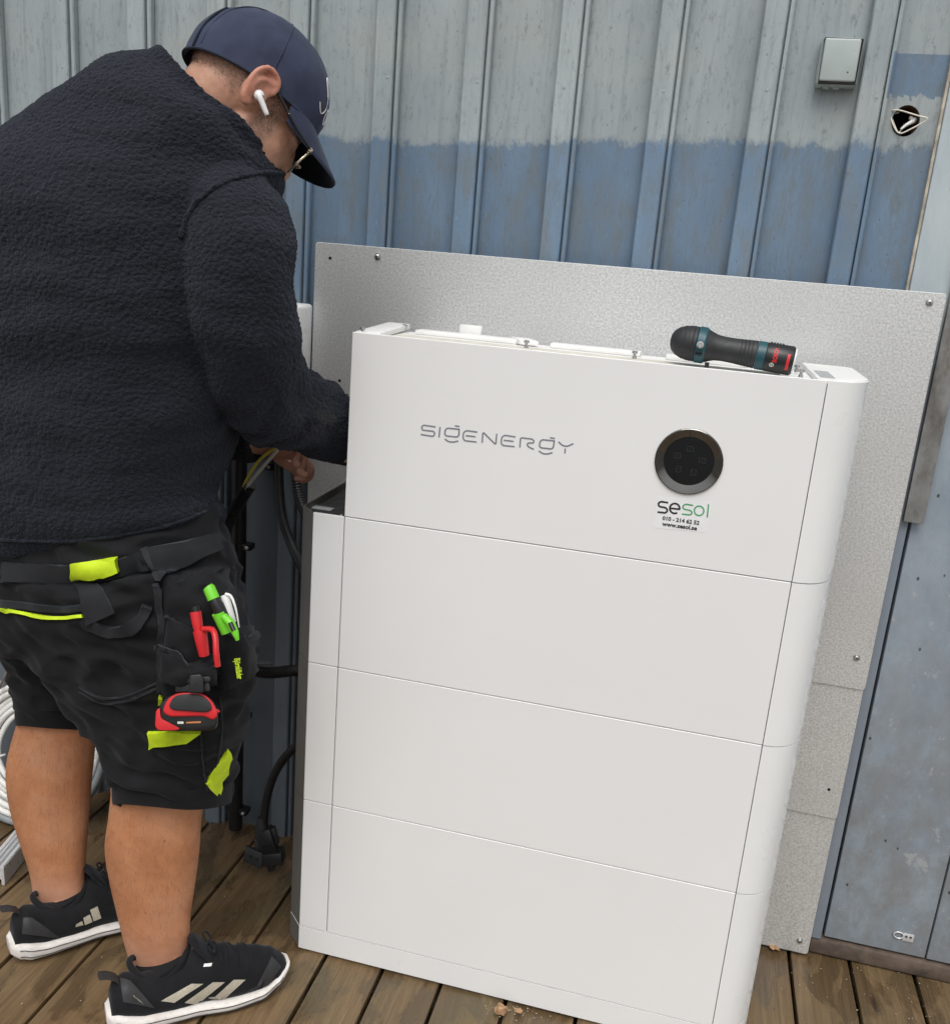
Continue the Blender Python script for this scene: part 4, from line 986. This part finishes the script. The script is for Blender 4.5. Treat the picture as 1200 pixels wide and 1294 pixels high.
# seams, button, strap, sweatband, embroidery
for k in range(6):
    ph = math.pi / 6 + k * math.pi / 3
    tube('panel_seam', [hp(*(Vector(cap_local(math.radians(a), ph)) * 1.004)) for a in range(0, 88, 6)], .0009, M['cap'], capo, n=6)
lathe('button', hp(*cap_local(math.radians(89.5), 0)) - HU * .001, HU, [(0, .007), (.002, .0065), (.004, .003)], M['cap'], capo, n=14)
tube('rim_binding', [hp(*(Vector(cap_local(math.radians(-4), 2 * math.pi * k / 60)) * 1.0)) for k in range(60)], .0017, M['capu'], capo, n=8, closed=True)
for ph0 in (158,):
    tube('back_seam', [hp(*(Vector(cap_local(math.radians(a), math.radians(ph0))) * 1.006)) for a in range(-3, 40, 4)], .0022, M['capu'], capo, n=8)
def cap_stroke(pts, r=.0009):
    tube('embroidery', smooth_path([hp(*(Vector(cap_local(math.radians(t), math.radians(p))) * 1.006)) for p, t in pts], 5), r, M['thread'], capo, n=6)
cap_stroke([(27, 36), (31, 39), (34, 35), (30, 24), (30, 14), (36, 9), (43, 14)]); cap_stroke([(22, 18), (26, 10), (21, 6), (18, 12), (22, 18)])
cap_stroke([(8, 14), (4, 20), (0, 14), (4, 8), (8, 14)]); cap_stroke([(-2, 20), (-6, 10), (-10, 20), (-14, 10), (-18, 22)])

# ---- glasses
gl = bpy.data.objects.new('glasses', None); COL.objects.link(gl); attach(gl, person)
for s in (1, -1):
    ring_ = [hp(s * (.035 + .0265 * math.copysign(abs(math.cos(a)) ** .75, math.cos(a))), .106 - .006 * (1 + math.cos(a) * s * s) * .5, .000 + .0205 * math.copysign(abs(math.sin(a)) ** .8, math.sin(a))) for a in [2 * math.pi * k / 36 for k in range(36)]]
    tube('rim', ring_, .0016, M['gold'], gl, n=8, closed=True)
    cen = sum(ring_, Vector()) / 36
    lens = [cen + (p - cen) * .97 + HF * d_ for d_ in (0, .0016) for p in ring_]
    mesh_obj('lens', lens, [tuple(range(36)), tuple(range(36, 72))] + [(k, (k + 1) % 36, 36 + (k + 1) % 36, 36 + k) for k in range(36)], M['lens'], gl, smooth=True)
    tube('temple', smooth_path([hp(s * .0640, .102, .008), hp(s * .0735, .098, .009), hp(s * .0775, .060, .012), hp(s * .0790, .020, .020), hp(s * .0780, -.004, .024)], 6), .0019, M['blackp'], gl, n=8)
    obox('hinge', hp(s * .0705, .099, .009), HRt * .0045, HF * .0024, HU * .0028, M['gold'], gl, bevel=.0006)
    lathe('rivet', hp(s * .0795, .045, .0145), HRt * s, [(0, .0014), (.0006, .001)], M['gold'], gl, n=8)
tube('bridge', smooth_path([hp(.010, .1065, .004), hp(0, .1115, .008), hp(-.010, .1065, .004)], 5), .0015, M['gold'], gl, n=8)
# ---- earbud
e0 = hp(.0850, .004, -.006)
eb = thing('earbud', 'white wireless earbud in the right ear of the person', 'earbud', e0)
vs = [ellipsoid_vf(e0, .0065, .0075, .0075, HA, 16, 12), limb([e0 + HRt * .002, e0 + HRt * .004 + HF * .005 - HU * .003, e0 + HRt * .0045 + HF * .0235 - HU * .0095], [.0050, .0042, .0034], 14, 5)]
link('shell', remesh('shell', vs, .0007, 3), M['whitep'], eb, smooth=True)
lathe('stem_tip', e0 + HRt * .0045 + HF * .0235 - HU * .0095, HF * .94 - HU * .35, [(-.0002, .0034), (.0012, .0033), (.0015, .0024)], M['silver'], eb, n=14)
lathe('vent', e0 + HRt * .0060 + HF * .004 + HU * .001, HRt, [(0, .0018), (.0005, .0014)], M['blackp'], eb, n=10)

# ---- shoes
def shoe(k):
    d_ = FDIR[k].copy(); d_.z = 0; d_.normalize(); o = HEEL[k] - d_ * .004; o.z = 0; s_ = Vector((d_.y, -d_.x, 0)); up = V3(0, 0, 1)
    sh = bpy.data.objects.new('shoe', None); COL.objects.link(sh); attach(sh, person)
    def lp_(x, y, z): return o + s_ * x + d_ * y + up * z
    def ip(tab, y):
        for (a, b), (c, e) in zip(tab, tab[1:]):
            if y <= c: t = (y - a) / (c - a); t = t * t * (3 - 2 * t); return b + (e - b) * t
        return tab[-1][1]
    WD = [(-.012, .012), (.0, .027), (.02, .034), (.06, .037), (.12, .037), (.19, .046), (.235, .045), (.27, .034), (.288, .020), (.298, .006)]
    SB = [(-.012, .016), (.0, .006), (.02, .001), (.19, .001), (.24, .004), (.28, .017), (.298, .028)]
    ST = [(-.012, .038), (.0, .043), (.05, .032), (.12, .026), (.2, .024), (.25, .026), (.28, .034), (.298, .040)]
    TP = [(-.006, .066), (.0, .084), (.02, .092), (.05, .080), (.085, .074), (.112, .080), (.135, .104), (.155, .110), (.18, .098), (.21, .084), (.24, .075), (.265, .066), (.282, .054), (.294, .040)]
    rings = []
    for i in range(50):
        y = -.012 + .310 * i / 49; w_ = ip(WD, y) + .006; b_, t_ = ip(SB, y), ip(ST, y)
        rings.append([lp_(w_ * (1 + .05 * math.sin(a)) * math.copysign(abs(math.cos(a)) ** .55, math.cos(a)), y, (b_ + t_) / 2 + (t_ - b_) / 2 * math.copysign(abs(math.sin(a)) ** .55, math.sin(a))) for a in [2 * math.pi * q / 32 for q in range(32)]])
    V, Fc = loft_vf(rings); so_ = mesh_obj('sole', V, Fc, M['sole'], sh, smooth=True, sharp=60)
    for zz in (.35, .7):
        tube('sole_groove', [lp_(ip(WD, y) + .0062, y, ip(SB, y) * (1 - zz) + ip(ST, y) * zz) for y in [.0 + .28 * q / 40 for q in range(41)]], .0008, M['shoe2'], so_, n=6)
    rings = []
    for i in range(60):
        y = -.005 + .297 * i / 59; w_ = ip(WD, y) + .001; b_, t_ = ip(ST, y) - .012, ip(TP, y); narrow = .55 if y < .12 else .62
        r_ = []
        for q in range(32):
            a = 2 * math.pi * q / 32; zz = math.sin(a); z = (b_ + t_) / 2 + (t_ - b_) / 2 * math.copysign(abs(zz) ** .75, zz)
            tn = max(0, (z - b_) / (t_ - b_)); ww = w_ * (1 - (1 - narrow * (1.25 if y < .1 else 1)) * tn ** 1.8)
            r_.append(lp_(ww * math.copysign(abs(math.cos(a)) ** .7, math.cos(a)), y, z))
        rings.append(r_)
    V, Fc = loft_vf(rings)
    up_o = mesh_obj('upper', V, Fc, M['shoe'], sh, smooth=True, sharp=70)
    bv_ = bvh_of(up_o.data)
    # padded collar, sock, tongue, tab
    Y0 = .082
    lc = sum(sil_ring(*LG[k][-2][:4]), Vector()) / 44; Y0 = max(.07, min(.10, (lc - o).dot(d_))); X0 = (lc - o).dot(s_)
    col_ = [lp_(X0 * .6 + .0355 * math.sin(a), Y0 + .048 * math.cos(a), 0.068 + .032 * max(0, math.cos(a)) ** 1.5 + .022 * max(0, -math.cos(a)) ** 2) for a in [2 * math.pi * q / 32 for q in range(32)]]
    tube('ankle_collar', col_, .0055, M['shoe'], sh, n=10, closed=True)
    sk = []
    for z, w_, l_ in ((.05, .036, .050), (.066, .0355, .047), (.076, .0350, .044), (.079, .034, .042), (.0795, .028, .036)):
        sk.append([lp_(X0 * .6 + w_ * math.sin(a), Y0 + l_ * math.cos(a), z + .014 * math.cos(a)) for a in [2 * math.pi * q / 28 for q in range(28)]])
    V, Fc = loft_vf(sk); mesh_obj('sock', V, Fc, M['shoe'], sh, smooth=True, sharp=60)
    V, Fc = loft_vf([[lp_(w_ * math.cos(a), y + .007 * math.sin(a), z) for a in [2 * math.pi * q / 18 for q in range(18)]] for w_, y, z in ((.026, .160, .090), (.028, .148, .106), (.027, .138, .120), (.021, .131, .129), (.010, .128, .132))])
    mesh_obj('tongue', V, Fc, M['shoe'], sh, smooth=True)
    V, Fc = loft_vf([[lp_(.011 * math.cos(a), y + .0025 * math.sin(a), z) for a in [2 * math.pi * q / 12 for q in range(12)]] for y, z in ((.012, .082), (.004, .096), (-.008, .104), (-.020, .107))]); mesh_obj('heel_tab', V, Fc, M['shoe2'], sh, smooth=True)
    for i in range(6):
        y = .158 + .013 * i; z = ip(TP, y)
        pth = []
        for q in range(9):
            x = -.026 + .052 * q / 8; pth.append(lp_(x * (1 + .04 * i), y + (.006 if i % 2 else -.006) * (q / 8 - .5), 0))
        pp = []
        for p in pth:
            l, nn, _, _ = bv_.ray_cast(p + up * .3, -up); pp.append((l if l else p + up * z) + up * .0015)
        tube('lace', pp, .0019, M['shoe'], sh, n=8)
    for sg in (1, -1): tube('lace_loop', smooth_path([lp_(0, .154, .116), lp_(.014 * sg, .149, .125), lp_(.027 * sg, .158, .117), lp_(.012 * sg, .163, .112), lp_(0, .157, .115)], 6), .0016, M['shoe'], sh, n=8)
    def on(px, py, h=.0016):
        l, nn = hit_px(bv_, px, py); return l + nn * h
    def sp(name, c4, mat, nu=8, nv=6):
        TL, TR, BR, BL = [Vector(p) for p in c4]; V = []
        for j in range(nv + 1):
            for i in range(nu + 1):
                a, b = i / nu, j / nv; q = (TL * (1 - a) + TR * a) * (1 - b) + (BL * (1 - a) + BR * a) * b; V.append(on(*q))
        n = nu + 1
        me = bpy.data.meshes.new(name); me.from_pydata([tuple(v) for v in V], [], [(j * n + i, j * n + i + 1, (j + 1) * n + i + 1, (j + 1) * n + i) for j in range(nv) for i in range(nu)]); link(name, me, mat, up_o, smooth=True)
    if k == 'r':
        for c4 in ([(242, 1243), (257, 1243), (220, 1267), (203, 1265)], [(269, 1241), (284, 1241), (249, 1269), (233, 1267)], [(295, 1238), (310, 1238), (278, 1267), (263, 1267)]): sp('stripe', c4, M['stripe'])
        sp('toe_overlay', [(343, 1209), (355, 1222), (330, 1256), (314, 1266)], M['shoe2'])
        sp('tongue_label', [(258, 1218), (268, 1217), (267, 1221), (257, 1222)], M['thread'])
        sp('heel_overlay', [(152, 1236), (164, 1240), (196, 1274), (156, 1266)], M['shoe2'])
        me = text_mesh('ADIZERO', 4.2, 0, .1)
        for v in me.vertices: v.co = on(174 + v.co.x * .72 - v.co.y * .5, 1263 + v.co.x * .56 - v.co.y * .8, .0024)
        link('lettering', me, M['stripe'], up_o)
    else:
        for c4 in ([(114, 1150), (123, 1145), (128, 1160), (118, 1164)], [(105, 1160), (113.5, 1155.5), (116.7, 1165), (107, 1169)], [(96, 1168), (103.5, 1164), (105, 1169), (95, 1171.5)]): sp('stripe', c4, M['stripe'])
        sp('heel_overlay', [(30, 1160), (40, 1160), (78, 1186), (28, 1180)], M['shoe2'])
    return sh
for k_ in 'rl': shoe(k_)

# ================================================================== THINGS IN THE POCKETS
def dep_of(bv, px, py): return (hit_px(bv, px, py)[0] - C).dot(fwd)
DP = dep_of(sb, 255, 815)
def PD(px, py, dz=0): return C + ray(px, py) * (DP - .046 + dz)
def rp(r): return r * DP / F
t = thing('red_pencil_holder', 'red carpenter pencil in a red clip holder in the thigh pocket', 'pencil', PD(252, 800), 'pocket tools')
tube('pencil', [PD(246.5, 766), PD(248, 776)], rp(5), M['blackp'], t, n=14)
tube('barrel', [PD(247, 773), PD(249, 786), PD(252, 802), PD(255, 812, .004)], [rp(7), rp(6.6), rp(5.2), rp(5)], M['red'], t, n=18)
tube('holder', [PD(252.5, 797), PD(254, 806), PD(258, 828, .006)], [rp(8.6), rp(8.2), rp(6.5)], M['red'], t, n=18)
tube('clip', smooth_path([PD(257, 795, -.006), PD(268, 796, -.014), PD(272, 806, -.022), PD(273, 824, -.026), PD(275, 842, -.022)], 5), [rp(3.6)] * 21, M['red'], t, n=10)
t = thing('green_marker', 'black marker with green cap and green clip in the thigh pocket', 'marker', PD(278, 775), 'pocket tools')
tube('cap', [PD(262.5, 741), PD(264, 743), PD(270, 757)], [rp(6), rp(7.4), rp(7.6)], M['limeg'], t, n=18)
tube('barrel', [PD(269, 755), PD(275, 766), PD(282, 780, .004)], [rp(6.2), rp(8), rp(7.6)], M['blackp'], t, n=18)
tube('holder', [PD(276, 774), PD(287, 799, .006)], [rp(8.6), rp(7.6)], M['limeg'], t, n=18)
tube('clip', [PD(283, 779, -.006), PD(292, 788, -.012), PD(297, 799, -.016), PD(300, 809, -.014)], [rp(4.5), rp(5.2), rp(4.6), rp(2.4)], M['limeg'], t, n=10)
tube('clip_badge', [PD(291, 787, -.0165), PD(295.5, 797, -.0195)], [rp(3), rp(3)], M['blackp'], t, n=10)
t = thing('white_pen', 'white plastic pen with long clip behind the green marker', 'pen', PD(290, 765, .01), 'pocket tools')
tube('barrel', smooth_path([PD(283.5, 752, .008), PD(286, 760, .008), PD(290, 775, .010), PD(293, 786, .014)], 4), [rp(5.4)] * 13, M['whitep'], t, n=16)
tube('clip', smooth_path([PD(285, 751, .004), PD(292, 754, .002), PD(298, 770, 0), PD(302, 793, .004)], 5), [rp(2.3 - .1 * i) for i in range(16)], M['whitep'], t, n=8)
t = thing('red_cutter', 'red tool tip just showing above the pocket edge beside the pencil', 'tool', PD(226, 785, .004), 'pocket tools')
tube('handle', smooth_path([PD(219, 781, .026), PD(225, 784, .022), PD(236, 791, .030)], 4), [rp(2)] + [rp(4.4)] * 7 + [rp(3)], M['red'], t, n=12)
for dx in (0, 4.5): tube('bit', [PD(237 + dx, 777, .022), PD(240 + dx, 790, .028)], rp(1.7), M['screw'], t, n=10)

# tape measure with belt clip
DT = dep_of(sb, 236, 900) - .014
def TP_(px, py, dz): return C + ray(px, py) * (DT + dz)
t = thing('tape_measure', 'red and black tape measure clipped under the thigh pocket', 'tape measure', TP_(236, 924, -.02))
def slab(name, outl, z0, z1, mat, par, bev=.004):
    n = len(outl); V = [TP_(a, b, z) for z in (z0, z1) for a, b in outl]
    return mesh_obj(name, V, [tuple(range(n)), tuple(range(n, 2 * n))] + [(k, (k + 1) % n, n + (k + 1) % n, n + k) for k in range(n)], mat, par, bevel=bev, segs=3)
def ro(pl, r=9): 
    P = pl + [pl[0], pl[1]]; f_ = fillet(P, r, 4); return f_[1:-1]
bodyt = slab('case', ro([(197, 922), (199, 897), (208, 881), (224, 876), (256, 876), (270, 885), (276, 905), (274, 922), (258, 924), (215, 924)], 8), -.048, -.004, M['blackp'], t, .006)
slab('red_shell', ro([(205, 900), (211, 883), (226, 874.5), (254, 875), (268, 885), (276, 903), (270, 911), (258, 905), (214, 906)], 9), -.0535, -.002, M['red'], t, .003)
slab('red_side', ro([(196, 918), (197, 898), (202, 894), (203, 908), (228, 921), (222, 923), (200, 923)], 4), -.0495, -.010, M['red'], t, .002)
slab('grip_pad', ro([(213, 893), (219, 880), (232, 877), (254, 878), (265, 886), (268, 897), (260, 900.5), (218, 897.5)], 9), -.0575, -.010, M['rubber'], t, .002)
slab('badge', ro([(235, 912.5), (254, 911.5), (254, 914), (235, 914.5)], 1), -.0495, -.046, simple('orange_print', (.5, .18, .06), .5), t, .0003)
slab('badge', ro([(224, 912), (232, 912), (232, 915), (224, 915)], 1), -.0495, -.046, M['greyw'], t, .0003)
slab('belt_clip', ro([(239, 853), (254, 852), (257, 858), (257, 876), (238, 876)], 3), -0.066, -.002, M['blackp'], t, .002)
slab('belt_clip', ro([(223, 857), (266, 855), (266, 862), (224, 864)], 3), -0.06, -.004, M['blackp'], t, .002)
slab('belt_clip', ro([(222, 864), (264, 862), (266, 874), (221, 875)], 3), -0.055999999999999994, -.004, M['blackp'], t, .002)
tube('end_hook', [TP_(273, 897, -.03), TP_(277, 900, -.03)], .002, M['red'], t, n=8)

# ================================================================== PIPES AND CABLES BY THE WALL
CXp, CYp = -.336, .288
t = thing('conduit_pipe', 'straight black conduit pipe clamped upright to the dark wall', 'pipe', (CXp, CYp, .0))
tube('pipe', [(CXp, CYp, .012), (CXp, CYp, .3), (CXp, CYp, .7), (CXp - .002, CYp, 1.2)], .0150, M['cable'], t, n=24)
for px, py in ((308, 691), (307, 907), (307, 1027)):
    z = PY(px, py, CYp - .01).z
    V, Fc = lathe_vf((CXp, CYp, z - .006), (0, 0, 1), [(0, .0152), (.0005, .0172), (.0115, .0172), (.012, .0152)], 24)
    cl = mesh_obj('clamp', V, Fc, M['blackp'], t, smooth=True)
    obox('clamp_lug', (CXp + .023, CYp - .002, z), (.009, 0, 0), (0, .012, 0), (0, 0, .0065), M['blackp'], cl, bevel=.002)
    lathe('screw', (CXp + .0245, CYp - .0142, z), (0, -1, 0), [(0, .0040), (.001, .0038), (.0022, .002), (.0012, .0012)], M['screw'], cl, n=14)
def hose(name, pts, r, label, pitch=.0042):
    P = smooth_path(pts, 40); Q = [P[0]]; acc = 0
    for a, b in zip(P, P[1:]):
        acc += (b - a).length
        if acc > pitch / 4: Q.append(b); acc = 0
    rr = [r * (1.04 if (i % 4) < 2 else .80) for i in range(len(Q))]
    t = thing(name, label, 'hose', Q[0]); tube('sleeve', Q, rr, M['cable'], t, n=16); return t
h1 = [PY(a, b, y) for a, b, y in ((317, 612, .135), (304, 632, .14), (288, 662, .15), (277, 700, .165), (268, 760, .18), (280, 815, .19), (305, 842, .20), (335, 850, .20), (365, 848, .19), (395, 845, .17))]
hose('corrugated_hose', h1, .0112, 'black corrugated hose with two wires out of its upper end')
t = thing('yellow_wire', 'yellow striped earth wire held in the left hand', 'wire', PY(306, 618, .13))
tube('wire', smooth_path([PY(a, b, y) for a, b, y in ((304, 628, .138), (307, 617, .134), (316, 598, .120), (328, 581, .106), (342, 570, .090), (360, 566.5, .084), (372, 566, .090))], 8), .0029, M['yellow'], t, n=12)
t = thing('grey_wire', 'pale grey wire beside the yellow one, held in the left hand', 'wire', PY(310, 620, .13))
tube('wire', smooth_path([PY(a, b, y) for a, b, y in ((306, 630, .138), (310, 619, .132), (322, 602, .116), (338, 583, .100), (348, 572, .086), (356, 563, .082))], 8), .0034, M['greyw'], t, n=12)
t = thing('black_cable', 'thick black cable bending down from the hand to the cabinet side', 'cable', PY(352, 560, .29))
tube('cable', smooth_path([PY(a, b, y) for a, b, y in ((352, 520, .295), (352, 580, .292), (353, 620, .285), (357, 655, .27), (368, 688, .25), (384, 722, .21), (400, 750, .17))], 10), .0092, M['cable'], t, n=16)
t = thing('ribbed_cable', 'ribbed black cable hanging straight down close to the steel sheet', 'cable', PY(374, 560, .29))
P = smooth_path([PY(a, b, y) for a, b, y in ((376, 500, .292), (375, 560, .290), (374, 600, .285), (378, 630, .27), (388, 655, .24), (400, 680, .2))], 30)
tube('cable', P, [.0098 if (i // 2) % 2 else .0086 for i in range(len(P))], M['cable'], t, n=14)
t = thing('wall_clip', 'small black cable clip with bright screw on the wall beneath the left hand', 'clip', PY(342, 589, WALL))
p = PY(342, 589, WALL - .001); box('clip', p.x - .008, p.x + .010, WALL - .012, WALL, p.z - .007, p.z + .007, M['blackp'], t, bevel=.002)
lathe('screw', (p.x, WALL - .0121, p.z), (0, -1, 0), [(0, .0042), (.0012, .0040), (.0020, .002), (.0010, .0012)], M['screw'], t, n=14)

# connector on its cable
t = thing('cable_connector', 'square black plug connector hanging on its cable above the deck', 'connector', PZ(332, 1100))
tube('cable', smooth_path([PY(a, b, y) for a, b, y in ((410, 915, .17), (380, 938, .19), (358, 960, .20), (344, 985, .20), (336, 1015, .195), (333, 1045, .19))], 8), .0088, M['cable'], t, n=16)
cb = PY(333, 1040, .19)
tube('boot', [PY(331, 1033, .192), PY(331, 1042, .19), PY(331, 1050, .19)], [.010, .0125, .0135], M['shoe2'], t, n=14)
ax_ = (PY(340, 1072, .186) - PY(332, 1046, .19)).normalized(); dv = fwd.copy(); dv = (dv - ax_ * dv.dot(ax_)).normalized(); sx = ax_.cross(dv)
if sx.dot(right) < 0: sx = -sx
cc = PY(337, 1062, .188)
obox('body', cc, sx * .0165, dv * .014, ax_ * .026, M['blackp'], t, bevel=.002)
obox('latch', cc + sx * .0195 - ax_ * .006, sx * .005, dv * .009, ax_ * .018, M['blackp'], t, bevel=.002)
obox('latch', cc - sx * .0185 + ax_ * .004 - dv * .004, sx * .004, dv * .006, ax_ * .016, M['shoe2'], t, bevel=.001)
for i in range(5): obox('rib', cc + ax_ * .012 + sx * (-.010 + .005 * i) - dv * .0148, sx * .0012, dv * .0015, ax_ * .007, M['blackp'], t)
fl = obox('flange', PY(346, 1082, .18), sx * .020 + ax_ * .004, dv * .020, ax_ * .013 - sx * .002, M['blackp'], t, bevel=.002)
fp = PY(321, 1083, .165); fx = (right * .8 - down * -.35).normalized(); fy = (down * .85 - right * .15).normalized(); fz = fx.cross(fy)
pl_ = obox('face_plate', fp, fx * .021, fy * .016, fz * .006, M['rubber'], t, bevel=.0015)
for dx in (-.006, .008): lathe('pin_hole', fp + fx * dx - fz * (.0061 if fz.dot(fwd) > 0 else -.0061), -fz if fz.dot(fwd) > 0 else fz, [(0, .0034), (.0003, .003)], M['black'], pl_, n=12)
obox('pin_shroud', PY(342, 1093, .178), sx * .007, dv * .008, ax_ * .011, M['blackp'], t, bevel=.001)

# ================================================================== LEFT CLUTTER
cc = PY(42, 946, .205); cax = Vector((.10, -.93, .36)).normalized()
t = thing('cable_coil', 'coil of white cable with grey outer turns leaning on the wall behind the legs', 'cable coil', (cc.x, cc.y, 0))
ca = Vector((1, .1, 0)); ca = (ca - cax * ca.dot(cax)).normalized(); cbv = cax.cross(ca)
def ringp(R, h, wob=0): return [cc + (ca * math.cos(a) + cbv * math.sin(a)) * (R + wob * noise.noise(Vector((math.cos(a) * 2, math.sin(a) * 2, R * 40)))) + cax * h for a in [2 * math.pi * k / 64 for k in range(64)]]
for i in range(6): tube('turn', ringp(.086 + .0125 * i, -.004 + .006 * math.sin(i * 1.7), .003), .0064, M['coilw'], t, n=12, closed=True)
for i in range(5): tube('turn', ringp(.092 + .0125 * i, -.014, .003), .0056, M['coilw'], t, n=12, closed=True)
for i in range(2): tube('outer_turn', ringp(.163, -.002 - .014 * i, .002), .0085, M['coilg'], t, n=12, closed=True)
for a in (20, 200, 320):
    a = math.radians(a); e_ = ca * math.cos(a) + cbv * math.sin(a); q = cc + e_ * .122
    tube('tie', [q + e_ * .051 * math.cos(b) + cax * (.016 * math.sin(b) - .006) for b in [2 * math.pi * k / 20 for k in range(20)]], .0028, M['coilw'], t, n=8, closed=True)
# aluminium rail on the deck
p0, p1 = PZ(6, 1119), PZ(48, 1066)
dr = (p1 - p0).normalized(); sr = Vector((dr.y, -dr.x, 0))
t = thing('aluminium_rail', 'short aluminium mounting rail lying on the deck behind the left leg', 'rail', p0)
pr = [(0, 0), (0, .040), (-.010, .040), (-.010, .034), (-.006, .034), (-.006, .022), (-.020, .022), (-.020, .034), (-.026, .034), (-.026, .040), (-.040, .040), (-.040, 0), (-.034, 0), (-.034, .012), (-.030, .016), (-.012, .016), (-.006, .012), (-.006, 0)]
n = len(pr); V = [p0 + dr * l + sr * a + V3(0, 0, b + .0) for l in (0, .17) for a, b in pr]
mesh_obj('extrusion', V, [tuple(range(n)), tuple(range(n, 2 * n))] + [(k, (k + 1) % n, n + (k + 1) % n, n + k) for k in range(n)], M['silver'], t)
for s_ in (-.003, -.033): obox('lip', p0 + dr * .085 + sr * s_ + V3(0, 0, .0415), dr * .084, sr * .0018, V3(0, 0, .0012), M['silver'], t)
t = thing('thin_rod', 'thin brown metal rod leaning on the wall by the cable coil', 'rod', PY(-14, 940, .25))
tube('rod', [PY(-34, 985, .14), PY(-6, 880, .20), PY(14, 838, .27), PY(22, 815, .31)], .0022, M['sillw'], t, n=8)

# ================================================================== DEBRIS
def chunk(name, c, r, mat, label, cat, group=None, seed=0, sq=.5):
    rnd = random.Random(seed); v, f = ellipsoid_vf(c, r, r * .75, r * sq, None, 12, 8)
    v = [Vector(c) + (p - Vector(c)) * (1 + .55 * noise.noise((p - Vector(c)) * (1.6 / r) + Vector((seed * 3.1, 0, 0)))) for p in v]
    v = [Vector((p.x, p.y, max(p.z, .0))) for p in v]
    return tag(mesh_obj(name, v, f, mat, None), label, cat, group)
c = PZ(633, 1277, .006); chunk('bark_piece', (c.x, c.y, .008), .0125, M['chip'], 'pale brown bark piece on the deck in front of the cabinet', 'bark piece', None, 3, .7)
c = PZ(655, 1279); chunk('bark_flake', (c.x, c.y, .002), .008, M['chip'], 'small bark flake next to the larger bark piece', 'bark piece', None, 5, .35)
c = PZ(976, 1199); chunk('dry_leaf', (c.x, c.y, .004), .011, M['chip'], 'dry leaf scrap on the deck beside the steel sheet foot', 'leaf', None, 8, .3)
V, Fc = [], []
for i in range(130):
    if i < 60: px, py = random.gauss(645, 22), 1272 + abs(random.gauss(0, 7))
    elif i < 110: px, py = random.uniform(985, 1195), random.uniform(1212, 1290)
    else: px, py = random.uniform(0, 375), random.uniform(1060, 1290)
    p = PZ(px, py); r = random.uniform(.0006, .0019)
    v, f = ellipsoid_vf((p.x, p.y, r * .3), r, r * .8, r * .5, None, 5, 3); o_ = len(V); V += v; Fc += [tuple(k + o_ for k in q) for q in f]
cr_ = mesh_obj('wood_crumbs', V, Fc, simple('pale_crumbs', (.42, .36, .27), .8, 0, .3, 200)); tag(cr_, 'fine pale wood crumbs scattered over the deck boards', 'crumbs', None, 'stuff')
